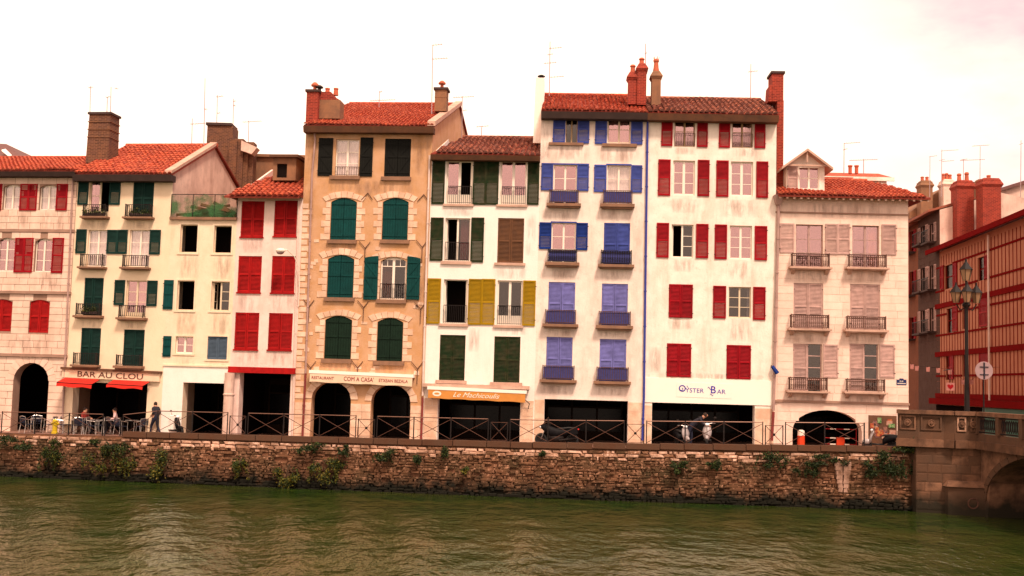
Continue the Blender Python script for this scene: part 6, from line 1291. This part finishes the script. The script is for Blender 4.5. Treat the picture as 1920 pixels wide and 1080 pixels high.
for H_, rows, cols_ in ((HS, ((425,459),(503,548),(583,626)), ((1727,1736),(1744,1752))), (HN, ((428,470),(504,550),(590,632)), ((1707,1714),))):
    for va, vb in rows:
        for ua, ub in cols_:
            r = H_.rect(ua, va-(ua-1725)*.28, ub, vb-(ua-1725)*.22); H_.op(r, 0, .2); mb = MB(); w_ = .06; mb.box(r[0],.08,r[1],r[0]+w_,.14,r[3]); mb.box(r[2]-w_,.08,r[1],r[2],.14,r[3]); mb.box(r[0]+w_,.08,(r[1]+r[3])/2-.03,r[2]-w_,.13,(r[1]+r[3])/2+.03); wo = mb.build('window', m_pinksh if H_ is HS else m_red, H_.root); link('pane', UNITP[m_glassd.name], wo, ((r[0]+r[2])/2,.12,(r[1]+r[3])/2), None, (r[2]-r[0]-.1,.008,r[3]-r[1]))
            w = r[2]-r[0]
            for sg in (-1, 1): shutter(H_, (r[0]-w*.55 if sg < 0 else r[2]+.02, r[1], r[0]-.02 if sg < 0 else r[2]+w*.55, r[3]), m_pinksh if H_ is HS else m_red, -.06, side=sg)
            mb = MB(); mb.box(r[0]-.35,-.55,r[1]-.12,r[2]+.35,0,r[1]); bo = mb.build('balcony', m_cornice_dk, H_.root); q = MB(); q.box(r[0]-.33,-.54,r[1]+.75,r[2]+.33,-.5,r[1]+.8)
            for i in range(12): xx = r[0]-.33+(w+.66)*i/11; q.box(xx-.012,-.53,r[1],xx+.012,-.51,r[1]+.76)
            q.build('railing', m_iron, bo)
    H_.build_wall(); H_.body(H_.H+1.2, 4, side=m_gable if H_ is HS else None, ups=1.0); MB().hexa([(-.1,-.7,H_.H-.15),(H_.W,-.7,H_.H-.15),(H_.W,4,H_.H+1.25),(-.1,4,H_.H+1.25),(-.1,-.7,H_.H),(H_.W,-.7,H_.H),(H_.W,4,H_.H+1.4),(-.1,4,H_.H+1.4)]).build('roof', m_tile_old, H_.root)
    H_.blocks(.3, H_.H-.1, m_S, .45, (.5,1.0), proud=.02) if H_ is HS else None

# bunting
m_flag = M('flag_pink', (.42,.17,.14), var=.6, var_scale=8)
bt = T(empty('bunting', (25, 62, 0)), 'string of small pink and white paper flags hanging across the alley', 'bunting'); fl = [at(u, v, 60+i*.3) for i, (u, v) in enumerate(((1703,676),(1710,683),(1719,686),(1740,688),(1759,690),(1781,693),(1806,712),(1822,712),(1850,690),(1880,688),(1905,689),(1935,684)))]
MB().path([p-Vector((25,62,0)) for p in fl], .008, 4).build('string', m_iron, bt)
for i, p in enumerate(fl[1:-1]): p = p-Vector((25,62,0)); MB().hexa([(p.x-.09,p.y,p.z-.26),(p.x+.09,p.y,p.z-.26),(p.x+.09,p.y+.006,p.z-.26),(p.x-.09,p.y+.006,p.z-.26),(p.x-.11,p.y,p.z),(p.x+.11,p.y,p.z),(p.x+.11,p.y+.006,p.z),(p.x-.11,p.y+.006,p.z)]).build('flag', m_flag, bt)
p = at(1782, 725, 58); r = empty('hanging_sign', p); T(r, 'square pale hanging sign with a red heart in the alley', 'sign'); MB().box(-.22,0,-.2,.22,.03,.2).build('board', m_flag, r); MB().poly([(.16*math.sin(t2)**3, -.006, .01*(13*math.cos(t2)-5*math.cos(2*t2)-2*math.cos(3*t2)-math.cos(4*t2))) for t2 in [2*math.pi*j/24 for j in range(24)]]).build('heart', m_red, r); MB().tube((0,.015,.23),(0,.015,.9),.012).tube((0,.015,.9),(1.2,4,.9),.02).build('bracket', m_iron, r)

# ------------------------------------------------------------ buildings behind
def bx_px(name, mat, parent, u0, v0, u1, v1, Y, d):
    a, c = at(u0, v0, Y), at(u1, v1, Y); return MB().box(a.x, Y, c.z, c.x, Y+d, a.z).build(name, mat, parent, loc=-parent.location)
r = T(empty('brown_rear_house', (-20, 66, 2)), 'brown rear building with big brick chimneys behind the narrow rosy house', 'house')
bx_px('wall', m_chtan, r, 440, 292, 575, 560, 67, 4)
bx_px('roof', m_chtan, r, 470, 288, 580, 296, 66.8, 4.4)
bx_px('chimney', m_brick_br, r, 389, 235, 432, 345, 66, 1.3)
a, c = at(386, 229, 65.9), at(434, 235, 65.9); MB().box(a.x, 65.9, c.z, c.x, 67.4, a.z).build('cap', m_cornice_dk, r, loc=-r.location)
for k, (u0, u1, v) in enumerate(((430,440,262),(440,452,260),(452,462,268),(462,472,266))): bx_px('flue', m_brick_br, r, u0, v, u1-1, 380, 65.5+k*.15, .8)
p = at(468, 268, 65.6); MB().hexa([(p.x-.45,65.4,p.z-.5),(p.x+.2,65.4,p.z-.7),(p.x+.2,66.2,p.z-.7),(p.x-.45,66.2,p.z-.5),(p.x-.45,65.4,p.z+.1),(p.x+.5,65.4,p.z-.3),(p.x+.5,66.2,p.z-.3),(p.x-.45,66.2,p.z+.1)]).build('cowl', m_gable, r, loc=-r.location)
r = T(empty('slate_rear_house', (-31, 72, 2)), 'dark sloping roof with a skylight behind the far left house', 'house')
A_, B_, C_, D_ = at(-120, 262, 74), at(12, 270, 74), at(30, 276, 73), at(56, 308, 70)
MB().rings([[(A_.x,74,A_.z),(B_.x,74,B_.z),(D_.x,70,D_.z),(A_.x,70,D_.z)],[(A_.x,78,A_.z),(B_.x,78,B_.z),(D_.x,82,D_.z),(A_.x,82,D_.z)]]).build('roof', m_slate, r, loc=-r.location); MB().box(A_.x,70.5,2,D_.x-.3,80,D_.z).build('wall', m_gable, r, loc=-r.location)
p = at(14, 290, 71.6); MB().hexa([(p.x-.3,71.4,p.z+.2),(p.x+.3,71.4,p.z-.25),(p.x+.35,71.6,p.z-.15),(p.x-.25,71.6,p.z+.3),(p.x-.35,71.5,p.z+.3),(p.x+.25,71.5,p.z-.15),(p.x+.3,71.7,p.z-.05),(p.x-.2,71.7,p.z+.4)]).build('skylight', m_fascia, r, loc=-r.location)

def stack(par, u0, v0, u1, v1, Y, d, mat, pots, nm='chimney'):
    o = bx_px(nm, mat, par, u0, v0, u1, v1, Y, d); a, c = at(u0, v0, Y)-par.location, at(u1, v0, Y)-par.location; w = c.x-a.x
    z_ = a.z; y_ = Y-par.location.y; MB().hexa([(a.x,y_,z_-.5),(c.x,y_,z_-.5),(c.x,y_+d,z_-.5),(a.x,y_+d,z_-.5),(a.x-.1,y_-.1,z_-.3),(c.x+.1,y_-.1,z_-.3),(c.x+.1,y_+d+.1,z_-.3),(a.x-.1,y_+d+.1,z_-.3)]).hexa([(a.x-.1,y_-.1,z_-.3),(c.x+.1,y_-.1,z_-.3),(c.x+.1,y_+d+.1,z_-.3),(a.x-.1,y_+d+.1,z_-.3),(a.x+.12,y_+.1,z_+.12),(c.x-.12,y_+.1,z_+.12),(c.x-.12,y_+d-.1,z_+.12),(a.x+.12,y_+d-.1,z_+.12)]).build('cap', mat, o, loc=par.location)
    for f_, hh in pots: MB().lathe((a.x+w*f_, y_+d/2, z_+.08), [(.15,0),(.12,hh*.7),(.15,hh*.78),(.15,hh*.88),(.1,hh)], 10).build('pot', m_pot, o, loc=par.location)
    return o
r = T(empty('rendered_house', (32, 77, 2.5)), 'stained pale rendered house rising behind the red timbered house', 'house')
bx_px('wall', m_gable, r, 1766, 396, 2050, 560, 77, 8)
A_, B_ = at(1766, 392, 77), at(2000, 318, 77)
MB().rings([[(A_.x,77,A_.z-1),(B_.x,77,A_.z-1),(B_.x,77,B_.z),(A_.x,77,A_.z)],[(A_.x,85,A_.z-1),(B_.x,85,A_.z-1),(B_.x,85,B_.z),(A_.x,85,A_.z)]]).build('gable', m_gable, r, loc=-r.location)
MB().rings([[(A_.x-.3,76.7,A_.z-.1),(B_.x,76.7,B_.z-.1),(B_.x,76.7,B_.z+.15),(A_.x-.3,76.7,A_.z+.1)],[(A_.x-.3,85,A_.z-.1),(B_.x,85,B_.z-.1),(B_.x,85,B_.z+.15),(A_.x-.3,85,A_.z+.1)]]).build('roof', m_slate, r, loc=-r.location)
stack(r, 1795, 340, 1827, 470, 73.2, 1.1, m_brick, ((.3,.55),(.75,.65))); stack(r, 1843, 336, 1878, 470, 71.5, 1.1, m_brick, ((.5,.3),))
stack(r, 1834, 338, 1852, 430, 74.0, .8, m_chtan, ())
r = T(empty('far_alley_house', (34, 90, 2.5)), 'far pale alley house with chimney stacks seen above the dark stone house', 'house')
A_, B_, C_ = at(1706, 398, 90), at(1768, 352, 90), at(1800, 352, 90)
MB().rings([[(A_.x,90,6),(C_.x,90,6),(C_.x,90,C_.z),(B_.x,90,B_.z),(A_.x,90,A_.z)],[(A_.x,96,6),(C_.x,96,6),(C_.x,96,C_.z),(B_.x,96,B_.z),(A_.x,96,A_.z)]]).build('wall', m_chtan, r, loc=-r.location)
stack(r, 1727, 340, 1749, 402, 89, 1.0, m_chtan, ((.3,.4),(.7,.4))); stack(r, 1769, 338, 1790, 402, 88.5, 1.0, m_gable, ((.2,.55),(.5,.6),(.8,.5)))

# ------------------------------------------------------------ aerials
AE = [(168,300,162,60.5,((164,172,164),),'thin mast aerial left of the brown bar house chimney'),(201,215,183,60.6,((198,206,182),),'small aerial on top of the brown bar house chimney'),(207,270,163,60.8,((214,219,166),),'leaning mast right of the brown bar house chimney'),(360,276,222,63,((356,384,232),),'short aerial with a side arm on the bar house ridge'),(383,276,147,62,((382,386,205),),'tallest plain mast above the bar house ridge end'),(407,236,178,66.5,((404,418,181),(407,412,212)),'aerial with a top cluster on the brick rear chimney'),(437,266,185,66.5,((436,441,190),(437,440,198)),'mast with a small dipole right of the brick rear chimney'),(466,272,226,66.8,((454,490,228),),'wide low aerial above the stepped brown flues'),(711,206,171,54+9,((693,741,188),(711,716,172)),'low wide aerial on the tan house ridge'),(810,208,86,59,((808,828,84),(808,838,110)),'tall aerial beside the right chimney of the tan house'),(866,262,180,62,((848,888,182),(866,874,207)),'aerial behind the tan house gable'),(903,266,236,61,((892,916,237),),'small aerial above the white house ridge'),(1030,196,78,60,((1028,1052,90),(1018,1042,118),(1030,1056,144),(1024,1036,102)),'tall aerial with many arms beside the white chimney'),(1210,130,82,57,((1208,1212,100),),'thin whip mast behind the brick chimneys'),(1407,198,120,60,((1401,1420,134),),'aerial on the crimson shuttered house ridge'),(1582,330,268,61,((1582,1612,268),(1580,1588,280)),'taller aerial on the corner house roof'),(1619,330,298,61.5,((1592,1645,300),),'low wide aerial on the corner house roof'),(1743,350,294,84,((1741,1756,293),),'aerial above the first alley chimney'),(1765,350,280,84,((1764,1796,282),(1765,1788,302),(1760,1770,300)),'aerial with long arms above the dark stone alley house'),(1806,345,298,78,((1800,1846,300),(1800,1813,299)),'framed aerial between the two brick alley chimneys'),(1837,345,274,80,((1822,1854,273),),'aerial above the second brick alley chimney'),(1913,380,263,74,((1910,1916,270),),'lone mast at the right edge above the rendered house')]
for u, vb, vt, Y, arms, lb in AE:
    lean = (vb-vt)*.02
    b_ = at(u, vb, Y); t_ = at(u+lean*.6, vt, Y); r = empty('tv_aerial', b_-Vector((0,0,.8))); T(r, lb, 'aerial', 'television aerials on the roofs'); O = r.location
    MB().tube((0,0,0), t_-O, .028, .02, 5).build('mast', m_aerial, r)
    for a0, a1, av in arms:
        p, q = at(a0+lean*.6, av+1, Y)-O, at(a1+lean*.6, av-1, Y)-O; MB().tube(p, q, .014, n=4).build('boom', m_aerial, r); L_ = (q-p).length; n = max(2, int(L_/.13)); k = MB()
        for i in range(n): c = p.lerp(q, (i+.5)/n); s_ = .18+.10*(1-i/n); k.tube(c+Vector((0,-s_,0)), c+Vector((.03,s_,.02)), .008, n=3)
        k.build('element', m_aerial, r)['kind'] = 'stuff'
